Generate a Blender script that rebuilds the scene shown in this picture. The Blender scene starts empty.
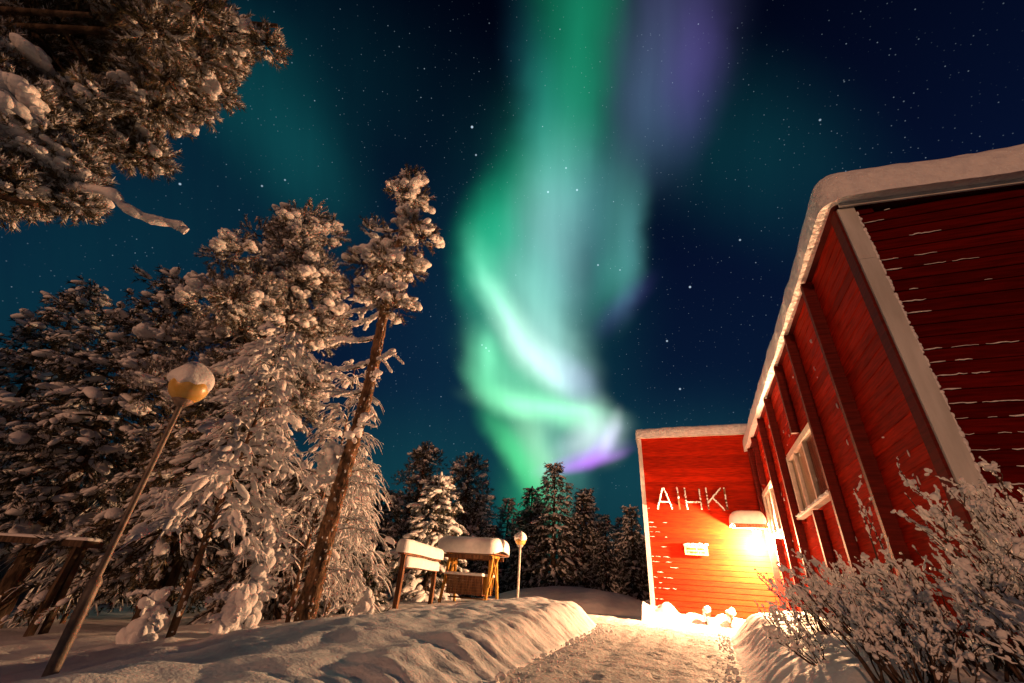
import bpy, math, random
import numpy as np
from mathutils import Matrix, Vector

S = bpy.context.scene
COL = S.collection
PI = math.pi
R = math.radians

# ------------------------------------------------------------------ camera, sky, sun, exposure
cd = bpy.data.cameras.new('camera'); cam = bpy.data.objects.new('camera', cd); COL.objects.link(cam)
cd.sensor_width = 36; cd.lens = 424 * 36 / 1024; cd.clip_start = .05; cd.clip_end = 3000
cam.matrix_world = Matrix(((0.9365, 0.1173, 0.33047, 0), (0.34427, -0.48683, -0.80279, 0), (0.06672, 0.86559, -0.49629, .75), (0, 0, 0, 1)))
S.camera = cam
S.view_settings.view_transform = 'Standard'; S.view_settings.look = 'None'
S.view_settings.exposure = 0; S.view_settings.gamma = 1; S.view_settings.use_curve_mapping = False
S.cycles.use_denoising = True
S.cycles.max_bounces = 6; S.cycles.diffuse_bounces = 4; S.cycles.sample_clamp_indirect = 6

SUN_DIR = Vector((-.09, -.98, .11)).normalized()         # towards the warm light low behind the camera
SUN_STRENGTH, SUN_COLOR = 1.05, (1, .44, .22)
LAMP_POWER, LAMP_COLOR = 13000, (1, .53, .25)

# <sky table>
SKY_AXES = ((-0.2106,0.7854,0.5821), (0.9659,0.2590,-0.0000), (0.1508,-0.5622,0.8131))
SKY_BASE = [(0.007, (0.0033, 0.0397, 0.0464)), (0.17, (0.0026, 0.0203, 0.0377)), (0.373, (0.002, 0.0092, 0.0318)), (0.61, (0.0015, 0.005, 0.0233)), (0.816, (0.0007, 0.0024, 0.0117)), (0.921, (0.0002, 0.001, 0.0053))]
AURORA = [   # centre, radii, turn in the sky chart, then radiance
    (-0.692,0.420,0.548,0.239,2.17,(0.0013,0.0305,0.0285)),
    (-0.607,0.324,0.262,0.151,2.13,(0.0009,0.0127,0.0127)),
    (0.390,0.323,0.489,0.280,2.65,(0.0013,0.0230,0.0247)),
    (-0.049,-0.000,0.678,0.351,1.76,(0.0017,0.0325,0.0305)),
    (-1.172,0.128,1.278,0.533,-2.86,(0.0004,0.0167,0.0153)),
    (-0.774,0.573,0.777,0.387,2.95,(0.0004,0.0115,0.0127)),
    (-0.297,-0.451,0.724,0.339,-3.07,(0.0017,0.0230,0.0230)),
    (0.285,-0.421,0.431,0.317,-3.08,(0.0032,0.0285,0.0305)),
    (-0.292,-0.097,0.489,0.374,1.52,(0.0009,0.0093,0.0153)),
    (0.030,0.690,0.529,0.176,-1.58,(0.0029,0.0977,0.0490)),
    (0.013,0.506,0.389,0.151,-1.64,(0.0041,0.1020,0.0578)),
    (0.068,0.606,0.334,0.089,-1.64,(0.0024,0.0578,0.0255)),
    (-0.062,0.468,0.402,0.091,1.73,(0.0041,0.0255,0.0410)),
    (-0.007,0.359,0.261,0.169,-1.62,(0.0104,0.1200,0.0709)),
    (-0.017,0.238,0.243,0.145,-1.63,(0.0490,0.1397,0.1200)),
    (-0.032,0.250,0.366,0.218,1.60,(0.0041,0.0518,0.0361)),
    (0.236,0.595,0.390,0.200,-1.68,(0.0361,0.0385,0.0977)),
    (0.277,0.492,0.264,0.105,-1.69,(0.0338,0.0185,0.0977)),
    (0.166,0.457,0.361,0.133,-1.71,(0.0219,0.0410,0.0642)),
    (0.198,0.372,0.235,0.134,1.81,(0.0128,0.0236,0.0436)),
    (-0.133,0.219,0.248,0.118,-1.97,(0.0024,0.1397,0.0578)),
    (-0.176,0.121,0.214,0.120,-1.70,(0.0035,0.1727,0.0709)),
    (-0.181,-0.000,0.234,0.099,1.74,(0.0141,0.1449,0.0818)),
    (-0.125,0.105,0.254,0.156,1.58,(0.0056,0.0781,0.0490)),
    (-0.041,0.104,0.301,0.143,-1.65,(0.0709,0.1449,0.1346)),
    (-0.014,-0.035,0.248,0.127,2.00,(0.0578,0.1503,0.1296)),
    (-0.095,0.074,0.231,0.133,2.08,(0.0170,0.1296,0.0781)),
    (0.041,0.170,0.270,0.129,-1.63,(0.0201,0.0609,0.0709)),
    (0.080,0.225,0.270,0.140,1.87,(0.0141,0.0548,0.0642)),
    (-0.014,0.165,0.296,0.146,-1.64,(0.0709,0.1296,0.1397)),
    (0.002,0.009,0.230,0.126,1.76,(0.0361,0.0936,0.0936)),
    (0.130,0.158,0.292,0.091,-1.58,(0.0338,0.1296,0.1063)),
    (0.157,0.117,0.234,0.051,-1.64,(0.0295,0.0977,0.1020)),
    (0.108,0.041,0.149,0.083,-1.88,(0.0201,0.1200,0.0936)),
    (0.146,-0.011,0.133,0.052,-2.24,(0.0255,0.0170,0.0856)),
    (-0.167,0.051,0.165,0.065,1.96,(0.0936,0.2970,0.1907)),
    (-0.131,-0.029,0.156,0.068,2.14,(0.2300,0.4416,0.3216)),
    (-0.084,-0.104,0.157,0.074,2.28,(0.3473,0.4831,0.4217)),
    (-0.024,-0.166,0.146,0.082,2.45,(0.3386,0.4316,0.4217)),
    (-0.123,-0.119,0.211,0.122,2.10,(0.0436,0.1786,0.1107)),
    (-0.048,-0.052,0.259,0.118,2.17,(0.1503,0.3133,0.2512)),
    (-0.004,-0.132,0.193,0.103,2.24,(0.1503,0.2440,0.2300)),
    (0.033,-0.188,0.115,0.070,2.26,(0.1503,0.1397,0.2812)),
    (-0.177,-0.154,0.144,0.084,1.80,(0.0936,0.3928,0.1970)),
    (-0.148,-0.227,0.165,0.057,2.46,(0.0818,0.3651,0.1669)),
    (-0.069,-0.249,0.222,0.062,2.96,(0.1612,0.4621,0.2440)),
    (-0.106,-0.172,0.222,0.111,2.56,(0.0578,0.2660,0.1296)),
    (-0.040,-0.214,0.210,0.083,2.92,(0.0642,0.2440,0.1397)),
    (0.014,-0.266,0.203,0.067,2.99,(0.1612,0.4416,0.2660)),
    (0.083,-0.303,0.127,0.092,2.02,(0.3216,0.4416,0.3742)),
    (0.064,-0.338,0.148,0.072,-2.62,(0.2812,0.2812,0.3473)),
    (0.039,-0.315,0.166,0.095,3.00,(0.0709,0.1727,0.1296)),
    (0.052,-0.381,0.159,0.036,-2.81,(0.1907,0.0201,0.3651)),
    (0.100,-0.349,0.097,0.038,-2.13,(0.1727,0.0410,0.3473)),
    (-0.163,0.037,0.119,0.030,2.00,(0.0490,0.1020,0.0744)),
    (-0.129,-0.033,0.120,0.030,2.14,(0.0744,0.1247,0.0977)),
    (-0.080,-0.111,0.120,0.033,2.28,(0.0856,0.1247,0.1107)),
    (-0.022,-0.173,0.104,0.033,2.49,(0.0744,0.1020,0.1020)),
    (0.014,-0.257,0.172,0.028,3.03,(0.0936,0.2440,0.1503)),
    (0.120,-0.316,0.091,0.027,-1.91,(0.2440,0.2440,0.2660)),
    (0.069,-0.390,0.143,0.025,-2.80,(0.2440,0.0410,0.4119)),
    (-0.173,-0.125,0.090,0.033,1.67,(0.0642,0.2098,0.1247)),
    (-0.123,-0.336,0.183,0.069,2.18,(0.0295,0.3051,0.1107)),
    (-0.089,-0.415,0.218,0.058,2.06,(0.0709,0.4119,0.1397)),
    (-0.060,-0.318,0.199,0.084,2.05,(0.1397,0.3216,0.2033)),
    (-0.036,-0.412,0.251,0.062,1.95,(0.1970,0.4621,0.2512)),
    (-0.071,-0.504,0.236,0.114,1.73,(0.0141,0.2164,0.0818)),
    (0.007,-0.365,0.188,0.084,2.09,(0.0578,0.1846,0.1346)),
]
STARS = [(-0.3196,0.4660,0.8251,1.6), (-0.3271,0.5105,0.7952,1.0), (-0.1351,0.6353,0.7604,1.3), (-0.1500,0.5951,0.7895,1.0), (0.0712,0.8101,0.5819,1.4), (0.0113,0.8717,0.4900,1.2), (0.0254,0.9189,0.3937,1.2), (-0.1970,0.6208,0.7588,1.3), (-0.1152,0.7574,0.6427,1.1), (-0.3967,0.7805,0.4832,0.9), (-0.3889,0.7876,0.4780,1.0), (-0.3832,0.7937,0.4725,0.8), (-0.6579,0.3619,0.6605,0.8), (-0.0690,0.7731,0.6305,0.8), (-0.7710,0.2663,0.5785,1.1), (-0.6897,0.3460,0.6361,0.9), (0.1734,0.7509,0.6372,1.0), (0.3064,0.5951,0.7430,0.9)]
# </sky table>

def make_world():
    w = bpy.data.worlds.new('World'); S.world = w; w.use_nodes = True
    nt = w.node_tree; N = nt.nodes; L = nt.links; N.clear()
    def node(t, **k):
        n = N.new(t)
        for a, v in k.items(): setattr(n, a, v)
        return n
    def vm(op, a, b=None, c=None):
        n = node('ShaderNodeVectorMath', operation=op)
        for i, x in enumerate((a, b, c)):
            if x is None: continue
            if isinstance(x, (tuple, list)): n.inputs[i].default_value = x
            else: L.new(x, n.inputs[i])
        return n
    def m(op, a, b=0., c=0., clamp=False):
        n = node('ShaderNodeMath', operation=op, use_clamp=clamp)
        for i, x in enumerate((a, b, c)):
            if isinstance(x, (int, float)): n.inputs[i].default_value = x
            else: L.new(x, n.inputs[i])
        return n.outputs[0]
    tc = node('ShaderNodeTexCoord'); D = tc.outputs['Generated']
    A, EU, EV = SKY_AXES
    den = m('MAXIMUM', vm('DOT_PRODUCT', D, A).outputs['Value'], .06)
    u = m('DIVIDE', vm('DOT_PRODUCT', D, EU).outputs['Value'], den)
    v = m('DIVIDE', vm('DOT_PRODUCT', D, EV).outputs['Value'], den)
    cu = node('ShaderNodeCombineXYZ'); L.new(u, cu.inputs[0]); L.new(v, cu.inputs[1])
    nz = node('ShaderNodeTexNoise'); nz.inputs['Scale'].default_value = 5; nz.inputs['Detail'].default_value = 3
    L.new(cu.outputs[0], nz.inputs['Vector'])
    wz = vm('MULTIPLY_ADD', nz.outputs['Color'], (.055, .055, 0), (-.0275, -.0275, 0)).outputs[0]
    uv = vm('ADD', cu.outputs[0], wz).outputs[0]
    sx = node('ShaderNodeSeparateXYZ'); L.new(uv, sx.inputs[0]); U_, V_ = sx.outputs[0], sx.outputs[1]
    cq = node('ShaderNodeCombineXYZ'); L.new(m('MULTIPLY', U_, U_), cq.inputs[0]); L.new(m('MULTIPLY', U_, V_), cq.inputs[1]); L.new(m('MULTIPLY', V_, V_), cq.inputs[2])
    cl = node('ShaderNodeCombineXYZ'); L.new(U_, cl.inputs[0]); L.new(V_, cl.inputs[1]); cl.inputs[2].default_value = 1
    quad, lin1 = cq.outputs[0], cl.outputs[0]
    acc = None
    for (x, y, a, b, t, c) in AURORA:
        ct, st = math.cos(t), math.sin(t)
        # 1 - r^2 of a turned ellipse, as a quadratic form in u and v
        p, q, r_ = (ct / a) ** 2 + (st / b) ** 2, 2 * ct * st * (1 / a ** 2 - 1 / b ** 2), (st / a) ** 2 + (ct / b) ** 2
        d1 = vm('DOT_PRODUCT', quad, (-p, -q, -r_)).outputs['Value']
        d2 = vm('DOT_PRODUCT', lin1, (2 * p * x + q * y, 2 * r_ * y + q * x, 1 - p * x * x - q * x * y - r_ * y * y)).outputs['Value']
        g = m('POWER', m('ADD', d1, d2, clamp=True), 3)
        ma = vm('MULTIPLY_ADD', g, c, acc if acc is not None else (0, 0, 0)); acc = ma.outputs[0]
    # fine rays that run up the curtains
    rx = node('ShaderNodeMapping'); L.new(uv, rx.inputs[0]); rx.inputs['Scale'].default_value = (9, .8, 1); rx.inputs['Rotation'].default_value = (0, 0, .12)
    rn = node('ShaderNodeTexNoise'); rn.inputs['Scale'].default_value = 2.2; rn.inputs['Detail'].default_value = 2.5; L.new(rx.outputs[0], rn.inputs['Vector'])
    ray = m('MULTIPLY_ADD', rn.outputs['Fac'], .36, .82)
    return nt, N, L, node, vm, m, D, ma.outputs[0], ray

def finish_world():
    nt, N, L, node, vm, m, D, glow, ray = make_world()
    sc = node('ShaderNodeVectorMath', operation='SCALE'); L.new(glow, sc.inputs[0]); L.new(ray, sc.inputs['Scale'])
    aur = vm('MAXIMUM', sc.outputs[0], (0, 0, 0)).outputs[0]
    sp = node('ShaderNodeSeparateXYZ'); L.new(D, sp.inputs[0])
    cr = node('ShaderNodeValToRGB'); L.new(sp.outputs[2], cr.inputs[0]); el = cr.color_ramp.elements
    while len(el) < len(SKY_BASE): el.new(.5)
    for e, (z, c) in zip(el, SKY_BASE): e.position = max(0, z); e.color = (*c, 1)
    tot = vm('ADD', aur, cr.outputs[0]).outputs[0]
    # stars: random faint ones from a cell pattern on the celestial sphere, then the bright ones one by one
    def field(scale, size, gain, seed_off):
        off = vm('ADD', D, seed_off).outputs[0]
        vo = node('ShaderNodeTexVoronoi', feature='F1', voronoi_dimensions='3D'); vo.inputs['Scale'].default_value = scale
        L.new(off, vo.inputs['Vector'])
        d = m('DIVIDE', vo.outputs['Distance'], scale)
        mr = node('ShaderNodeMapRange'); L.new(d, mr.inputs[0])
        for i, q in enumerate((size * .35, size, 1, 0)): mr.inputs[1 + i].default_value = q
        ss = node('ShaderNodeSeparateColor'); L.new(vo.outputs['Color'], ss.inputs[0])
        br = m('MULTIPLY', m('POWER', ss.outputs[0], 3.5), gain)
        up = m('MULTIPLY', sp.outputs[2], 6, clamp=True)
        return m('MULTIPLY', m('MULTIPLY', mr.outputs[0], br), up)
    s1 = field(135, .0011, .25, (3.1, 1.7, .4)); s2 = field(42, .0014, .5, (.3, 5.7, 2.4))
    st = m('ADD', s1, s2)
    for (x, y, z, b) in STARS:
        ds = vm('DISTANCE', D, (x, y, z)).outputs['Value']
        mr = node('ShaderNodeMapRange'); L.new(ds, mr.inputs[0])
        for i, q in enumerate((.0006, .0012 + .0012 * b, .62 * b, 0)): mr.inputs[1 + i].default_value = q
        st = m('ADD', st, mr.outputs[0])
    sv = vm('MULTIPLY', st, (.66, .84, 1.0)).outputs[0]
    tot = vm('ADD', tot, sv).outputs[0]
    bg = node('ShaderNodeBackground'); L.new(tot, bg.inputs[0]); bg.inputs[1].default_value = 1
    # the last trace of twilight: a physical sky with the sun far below the horizon
    sky = node('ShaderNodeTexSky', sky_type='NISHITA'); sky.sun_disc = False
    sky.sun_elevation = R(-8); sky.sun_rotation = math.atan2(SUN_DIR.x, SUN_DIR.y)
    b2 = node('ShaderNodeBackground'); L.new(sky.outputs[0], b2.inputs[0]); b2.inputs[1].default_value = .02
    ad = node('ShaderNodeAddShader'); L.new(bg.outputs[0], ad.inputs[0]); L.new(b2.outputs[0], ad.inputs[1])
    o = node('ShaderNodeOutputWorld'); L.new(ad.outputs[0], o.inputs[0])
finish_world()

sd = bpy.data.lights.new('sun', 'SUN'); sd.energy = SUN_STRENGTH; sd.color = SUN_COLOR; sd.angle = R(1.5)
so = bpy.data.objects.new('sun', sd); COL.objects.link(so); so.rotation_euler = SUN_DIR.to_track_quat('Z', 'Y').to_euler()
S.world.cycles.sampling_method = 'NONE'

# ------------------------------------------------------------------ materials
def mat(name, color, rough=.7, spec=.3, emit=None, build=None):
    mt = bpy.data.materials.new(name); mt.use_nodes = True
    b = mt.node_tree.nodes['Principled BSDF']
    b.inputs['Base Color'].default_value = (*color, 1); b.inputs['Roughness'].default_value = rough
    b.inputs['Specular IOR Level'].default_value = spec
    if emit: b.inputs['Emission Color'].default_value = (*emit[0], 1); b.inputs['Emission Strength'].default_value = emit[1]
    if build: build(mt.node_tree, b)
    return mt

def noise_mix(c0, c1, scale, lo=.4, hi=.6, bump=0, bscale=60, stretch=None, bdist=.02):
    def f(nt, b):
        N, L = nt.nodes, nt.links
        tc = N.new('ShaderNodeTexCoord'); co = tc.outputs['Object']
        if stretch:
            mp = N.new('ShaderNodeMapping'); mp.inputs['Scale'].default_value = stretch; L.new(co, mp.inputs[0]); co = mp.outputs[0]
        n = N.new('ShaderNodeTexNoise'); n.inputs['Scale'].default_value = scale; n.inputs['Detail'].default_value = 5; L.new(co, n.inputs['Vector'])
        r = N.new('ShaderNodeValToRGB'); L.new(n.outputs['Fac'], r.inputs[0]); e = r.color_ramp.elements
        e[0].position = lo; e[0].color = (*c0, 1); e[1].position = hi; e[1].color = (*c1, 1)
        L.new(r.outputs[0], b.inputs['Base Color'])
        if bump:
            n2 = N.new('ShaderNodeTexNoise'); n2.inputs['Scale'].default_value = bscale; n2.inputs['Detail'].default_value = 4; L.new(co, n2.inputs['Vector'])
            bp = N.new('ShaderNodeBump'); bp.inputs['Strength'].default_value = bump; bp.inputs['Distance'].default_value = bdist
            L.new(n2.outputs['Fac'], bp.inputs['Height']); L.new(bp.outputs[0], b.inputs['Normal'])
    return f

SNOWC0, SNOWC1 = (.74, .76, .80), (.84, .85, .87)
SNOW = mat('snow', SNOWC1, .65, .25, build=noise_mix(SNOWC0, SNOWC1, 6, bump=.5, bscale=38, bdist=.02))
ROOF_SNOW = mat('wind_packed_snow', SNOWC1, .6, .3, build=noise_mix(SNOWC0, SNOWC1, 6, bump=.75, bscale=9, bdist=.07))
SNOW_GROUND = mat('ground_snow', SNOWC1, .65, .25, build=noise_mix(SNOWC0, SNOWC1, 3, bump=.4, bscale=30, bdist=.025))
TRODDEN = mat('trodden_snow', (.6, .6, .62), .75, .2, build=noise_mix((.50, .49, .485), (.70, .70, .71), 7, .35, .65, bump=.55, bscale=22, bdist=.05))
FROST = mat('frost', (.62, .63, .66), .75, .2)
NEEDLE = mat('needles', (.07, .06, .03), .75, .2, build=noise_mix((.05, .045, .022), (.19, .15, .10), 9, .40, .64))
NEEDLE_DARK = mat('dark_needles', (.03, .035, .02), .8, .2, build=noise_mix((.03, .032, .018), (.14, .125, .095), 5, .45, .7))
NEEDLE_BROWN = mat('brown_needles', (.12, .07, .03), .8, .15, build=noise_mix((.07, .045, .02), (.2, .13, .075), 8, .4, .65))
BARK = mat('pine_bark', (.16, .09, .05), .9, .1, build=noise_mix((.065, .04, .027), (.27, .165, .10), 11, .35, .65, bump=1, bscale=16, stretch=(1, 1, .35), bdist=.06))
BARK_DARK = mat('dark_bark', (.05, .035, .025), .9, .1, build=noise_mix((.035, .024, .018), (.10, .07, .05), 12, bump=.8, bscale=20, stretch=(1, 1, .3), bdist=.04))
STEM = mat('shrub_stem', (.05, .032, .024), .85, .2, build=noise_mix((.03, .02, .016), (.09, .055, .04), 30))

def red_paint(c, frost_amt=0.):
    def f(nt, b):
        N, L = nt.nodes, nt.links
        tc = N.new('ShaderNodeTexCoord'); mp = N.new('ShaderNodeMapping'); mp.inputs['Scale'].default_value = (1.2, 1.2, 14); L.new(tc.outputs['Object'], mp.inputs[0])
        n = N.new('ShaderNodeTexNoise'); n.inputs['Scale'].default_value = 2.4; n.inputs['Detail'].default_value = 6; L.new(mp.outputs[0], n.inputs['Vector'])
        r = N.new('ShaderNodeValToRGB'); L.new(n.outputs['Fac'], r.inputs[0]); e = r.color_ramp.elements
        e[0].position = .3; e[0].color = (*[x * .5 for x in c], 1); e[1].position = .72; e[1].color = (*[x * 1.15 for x in c], 1)
        ge = N.new('ShaderNodeNewGeometry'); mr = N.new('ShaderNodeMapRange'); L.new(ge.outputs['Random Per Island'], mr.inputs[0])
        for i_, q_ in enumerate((0, 1, .70, 1.18)): mr.inputs[1 + i_].default_value = q_
        vs = N.new('ShaderNodeVectorMath'); vs.operation = 'SCALE'; L.new(r.outputs[0], vs.inputs[0]); L.new(mr.outputs[0], vs.inputs['Scale'])
        L.new(vs.outputs[0], b.inputs['Base Color'])
        bp = N.new('ShaderNodeBump'); bp.inputs['Strength'].default_value = .25; bp.inputs['Distance'].default_value = .01
        L.new(n.outputs['Fac'], bp.inputs['Height']); L.new(bp.outputs[0], b.inputs['Normal'])
    return f
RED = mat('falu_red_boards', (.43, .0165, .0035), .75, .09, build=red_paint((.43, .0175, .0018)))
RED_GABLE = mat('dimmed_red_boards', (.12, .0035, .002), .8, .03, build=red_paint((.115, .004, .003)))  # the wall red, darkened in its colour to stand in for dimmer light
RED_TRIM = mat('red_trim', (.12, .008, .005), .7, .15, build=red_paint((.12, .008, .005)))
TRIM = mat('pale_trim_paint', (.50, .50, .47), .6, .3, build=noise_mix((.46, .47, .46), (.60, .62, .62), 4, bump=.3, bscale=30, stretch=(1, 1, .2)))
FRAME = mat('window_frame_paint', (.62, .55, .5), .5, .3, build=noise_mix((.55, .48, .43), (.66, .6, .55), 8))
BLIND = mat('roller_blind', (.55, .43, .31), .8, .1, build=noise_mix((.50, .39, .28), (.58, .46, .33), 5, stretch=(4, 4, .5)))
GLASS = mat('window_glass', (.02, .02, .02), .08, .5)
def glassy(nt, b):
    b.inputs['Alpha'].default_value = .14
GLASS = mat('window_glass', (.03, .02, .02), .06, .6, build=glassy)
DARKROOM = mat('painted_dark_room', (.16, .06, .04), .9, .1, build=noise_mix((.12, .045, .03), (.2, .08, .05), 4, stretch=(5, 5, .4)))  # colour of the unlit room, painted on a sheet behind one pane
METAL = mat('lamp_post_paint', (.17, .13, .10), .5, .4, build=noise_mix((.12, .09, .07), (.24, .19, .15), 9, bump=.2, bscale=60))
GALV = mat('galvanised_pole', (.42, .41, .38), .5, .4, build=noise_mix((.3, .29, .27), (.48, .47, .44), 14))
GLOBE = mat('opal_globe', (.62, .40, .10), .35, .5, build=noise_mix((.56, .34, .07), (.68, .47, .15), 7))
WOOD = mat('brown_timber', (.16, .08, .045), .8, .15, build=noise_mix((.10, .05, .03), (.22, .12, .065), 8, stretch=(2, 2, .3), bump=.3))
WOOD_DARK = mat('weathered_dark_timber', (.075, .05, .035), .85, .15, build=noise_mix((.05, .033, .025), (.11, .075, .05), 8, stretch=(2, 2, .3), bump=.3))
YELLOW = mat('yellow_stained_timber', (.50, .27, .05), .6, .25, build=noise_mix((.42, .21, .035), (.56, .32, .07), 9, stretch=(2, 2, .3)))
PLATE = mat('yellow_sign_plate', (.72, .56, .22), .5, .3, build=noise_mix((.66, .5, .18), (.76, .62, .28), 9))
INK = mat('sign_lettering', (.10, .05, .015), .7, .2)
LAMPGLOW = mat('lit_diffuser', (.9, .85, .7), .4, .3, emit=((1, .8, .5), 60))
STEEL = mat('lamp_housing', (.25, .22, .19), .5, .4)
SHED = mat('grey_boards', (.17, .165, .16), .85, .1, build=noise_mix((.13, .125, .12), (.2, .195, .19), 5, stretch=(6, 6, .3)))
ROOFM = mat('roof_felt', (.06, .055, .05), .9, .1)

# ------------------------------------------------------------------ mesh helpers
def rng(seed): return np.random.default_rng(seed)

class MB:
    def __init__(s): s.v = []; s.q = []; s.n = 0
    def add(s, v, f, m=0, smooth=True):
        v = np.asarray(v, float).reshape(-1, 3); f = np.asarray(f, int)
        if len(f) == 0: return
        s.v.append(v); s.q.append((f + s.n, m, smooth)); s.n += len(v)
    def box(s, lo, hi, m=0, bevel=0.):
        (x0, y0, z0), (x1, y1, z1) = lo, hi
        v = [(x0, y0, z0), (x1, y0, z0), (x1, y1, z0), (x0, y1, z0), (x0, y0, z1), (x1, y0, z1), (x1, y1, z1), (x0, y1, z1)]
        s.add(v, [(0, 3, 2, 1), (4, 5, 6, 7), (0, 1, 5, 4), (1, 2, 6, 5), (2, 3, 7, 6), (3, 0, 4, 7)], m, False)
    def bar(s, a, b, w, h=None, up=(0, 0, 1), m=0):
        a, b = np.array(a, float), np.array(b, float); d = b - a; d /= np.linalg.norm(d); h = h or w
        x = np.cross(d, up)
        if np.linalg.norm(x) < 1e-3: x = np.cross(d, (1, 0, 0))
        x /= np.linalg.norm(x); y = np.cross(x, d)
        c = [(-w / 2, -h / 2), (w / 2, -h / 2), (w / 2, h / 2), (-w / 2, h / 2)]
        v = [p + x * i + y * j for p in (a, b) for i, j in c]
        s.add(v, [(0, 1, 2, 3), (7, 6, 5, 4), (0, 4, 5, 1), (1, 5, 6, 2), (2, 6, 7, 3), (3, 7, 4, 0)], m, False)
    def tube(s, P, r, k=8, m=0, caps=True, wob=0, g=None):
        P = np.asarray(P, float); n = len(P); r = np.broadcast_to(np.asarray(r, float), (n,))
        T = np.gradient(P, axis=0); T /= np.linalg.norm(T, axis=1)[:, None] + 1e-9
        ref = np.array((0, 0, 1.)) if abs(T[:, 2]).mean() < .8 else np.array((1., 0, 0))
        X = np.cross(T, ref); X /= np.linalg.norm(X, axis=1)[:, None] + 1e-9; Y = np.cross(T, X)
        a = np.linspace(0, 2 * PI, k, endpoint=False)
        rr = r[:, None] * (1 + (g.normal(0, wob, (n, k)) if wob else 0))
        V = P[:, None] + rr[..., None] * (np.cos(a)[None, :, None] * X[:, None] + np.sin(a)[None, :, None] * Y[:, None])
        i = np.arange(n - 1)[:, None] * k; j = np.arange(k)[None]; j2 = (j + 1) % k
        F = np.stack([i + j, i + j2, i + k + j2, i + k + j], -1).reshape(-1, 4)
        V = V.reshape(-1, 3)
        s.add(V, F, m)
        if caps and k >= 3:
            for e, o in ((0, 1), (n - 1, -1)):
                c = len(V); ring = e * k + np.arange(k)
                vv = np.vstack([V[ring], P[e][None]]); f = [(q, (q + 1) % k, k) if o < 0 else ((q + 1) % k, q, k) for q in range(k)]
                s.add(vv, f, m)
    def inst(s, T, Rm, Sc, P, m=0):
        """copies of one template: rotation (k,3,3), scale (k,3), place (k,3)"""
        v, f = T; k = len(P)
        if k == 0: return
        V = np.einsum('kij,knj->kni', Rm, v[None] * Sc[:, None]) + P[:, None]
        F = f[None] + (np.arange(k) * len(v))[:, None, None]
        s.add(V.reshape(-1, 3), F.reshape(-1, f.shape[1]), m)
    def lathe(s, prof, k=24, m=0, c=(0, 0, 0)):
        prof = np.asarray(prof, float); a = np.linspace(0, 2 * PI, k, endpoint=False); n = len(prof)
        V = np.stack([prof[:, 0][:, None] * np.cos(a), prof[:, 0][:, None] * np.sin(a), np.broadcast_to(prof[:, 1][:, None], (n, k))], -1).reshape(-1, 3) + np.array(c)
        i = np.arange(n - 1)[:, None] * k; j = np.arange(k)[None]; j2 = (j + 1) % k
        s.add(V, np.stack([i + j, i + j2, i + k + j2, i + k + j], -1).reshape(-1, 4), m)
    def build(s, name, mats, parent=None, loc=(0, 0, 0)):
        me = bpy.data.meshes.new(name)
        V = np.vstack(s.v); me.vertices.add(len(V)); me.vertices.foreach_set('co', V.astype(np.float32).ravel())
        idx = np.concatenate([f.ravel() for f, _, _ in s.q]); cnt = np.concatenate([np.full(len(f), f.shape[1]) for f, _, _ in s.q])
        me.loops.add(len(idx)); me.loops.foreach_set('vertex_index', idx.astype(np.int32))
        me.polygons.add(len(cnt)); st = np.concatenate([[0], np.cumsum(cnt)[:-1]])
        me.polygons.foreach_set('loop_start', st.astype(np.int32)); me.polygons.foreach_set('loop_total', cnt.astype(np.int32))
        me.polygons.foreach_set('material_index', np.concatenate([np.full(len(f), m) for f, m, _ in s.q]).astype(np.int32))
        me.polygons.foreach_set('use_smooth', np.concatenate([np.full(len(f), sm) for f, _, sm in s.q]))
        for q in (mats if isinstance(mats, (list, tuple)) else [mats]): me.materials.append(q)
        me.update(calc_edges=True); me.validate()
        o = bpy.data.objects.new(name, me); COL.objects.link(o); o.location = loc
        if parent: o.parent = parent
        return o

def thing(name, label, cat, loc=(0, 0, 0), group=None, rz=0):
    o = bpy.data.objects.new(name, None); COL.objects.link(o); o.location = loc; o.rotation_euler = (0, 0, rz); o.empty_display_size = .2
    return tag(o, label, cat, group)
def tag(o, label=None, cat=None, group=None, kind=None):
    if label: o['label'] = label
    if cat: o['category'] = cat
    if group: o['group'] = group
    if kind: o['kind'] = kind
    return o
def copy_tree(o, parent=None):
    c = o.copy(); COL.objects.link(c); c.parent = parent
    for ch in [x for x in bpy.data.objects if x.parent == o]: copy_tree(ch, c)
    return c

def ico(sub):
    t = (1 + 5 ** .5) / 2
    v = [(-1, t, 0), (1, t, 0), (-1, -t, 0), (1, -t, 0), (0, -1, t), (0, 1, t), (0, -1, -t), (0, 1, -t), (t, 0, -1), (t, 0, 1), (-t, 0, -1), (-t, 0, 1)]
    f = [(0, 11, 5), (0, 5, 1), (0, 1, 7), (0, 7, 10), (0, 10, 11), (1, 5, 9), (5, 11, 4), (11, 10, 2), (10, 7, 6), (7, 1, 8), (3, 9, 4), (3, 4, 2), (3, 2, 6), (3, 6, 8), (3, 8, 9), (4, 9, 5), (2, 4, 11), (6, 2, 10), (8, 6, 7), (9, 8, 1)]
    v = [np.array(p, float) / np.linalg.norm(p) for p in v]
    for _ in range(sub):
        mid = {}; nf = []
        def mp(a, b):
            k = (min(a, b), max(a, b))
            if k not in mid: p = v[a] + v[b]; v.append(p / np.linalg.norm(p)); mid[k] = len(v) - 1
            return mid[k]
        for a, b, c in f:
            x, y, z = mp(a, b), mp(b, c), mp(c, a); nf += [(a, x, z), (b, y, x), (c, z, y), (x, y, z)]
        f = nf
    return np.array(v), np.array(f)

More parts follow.
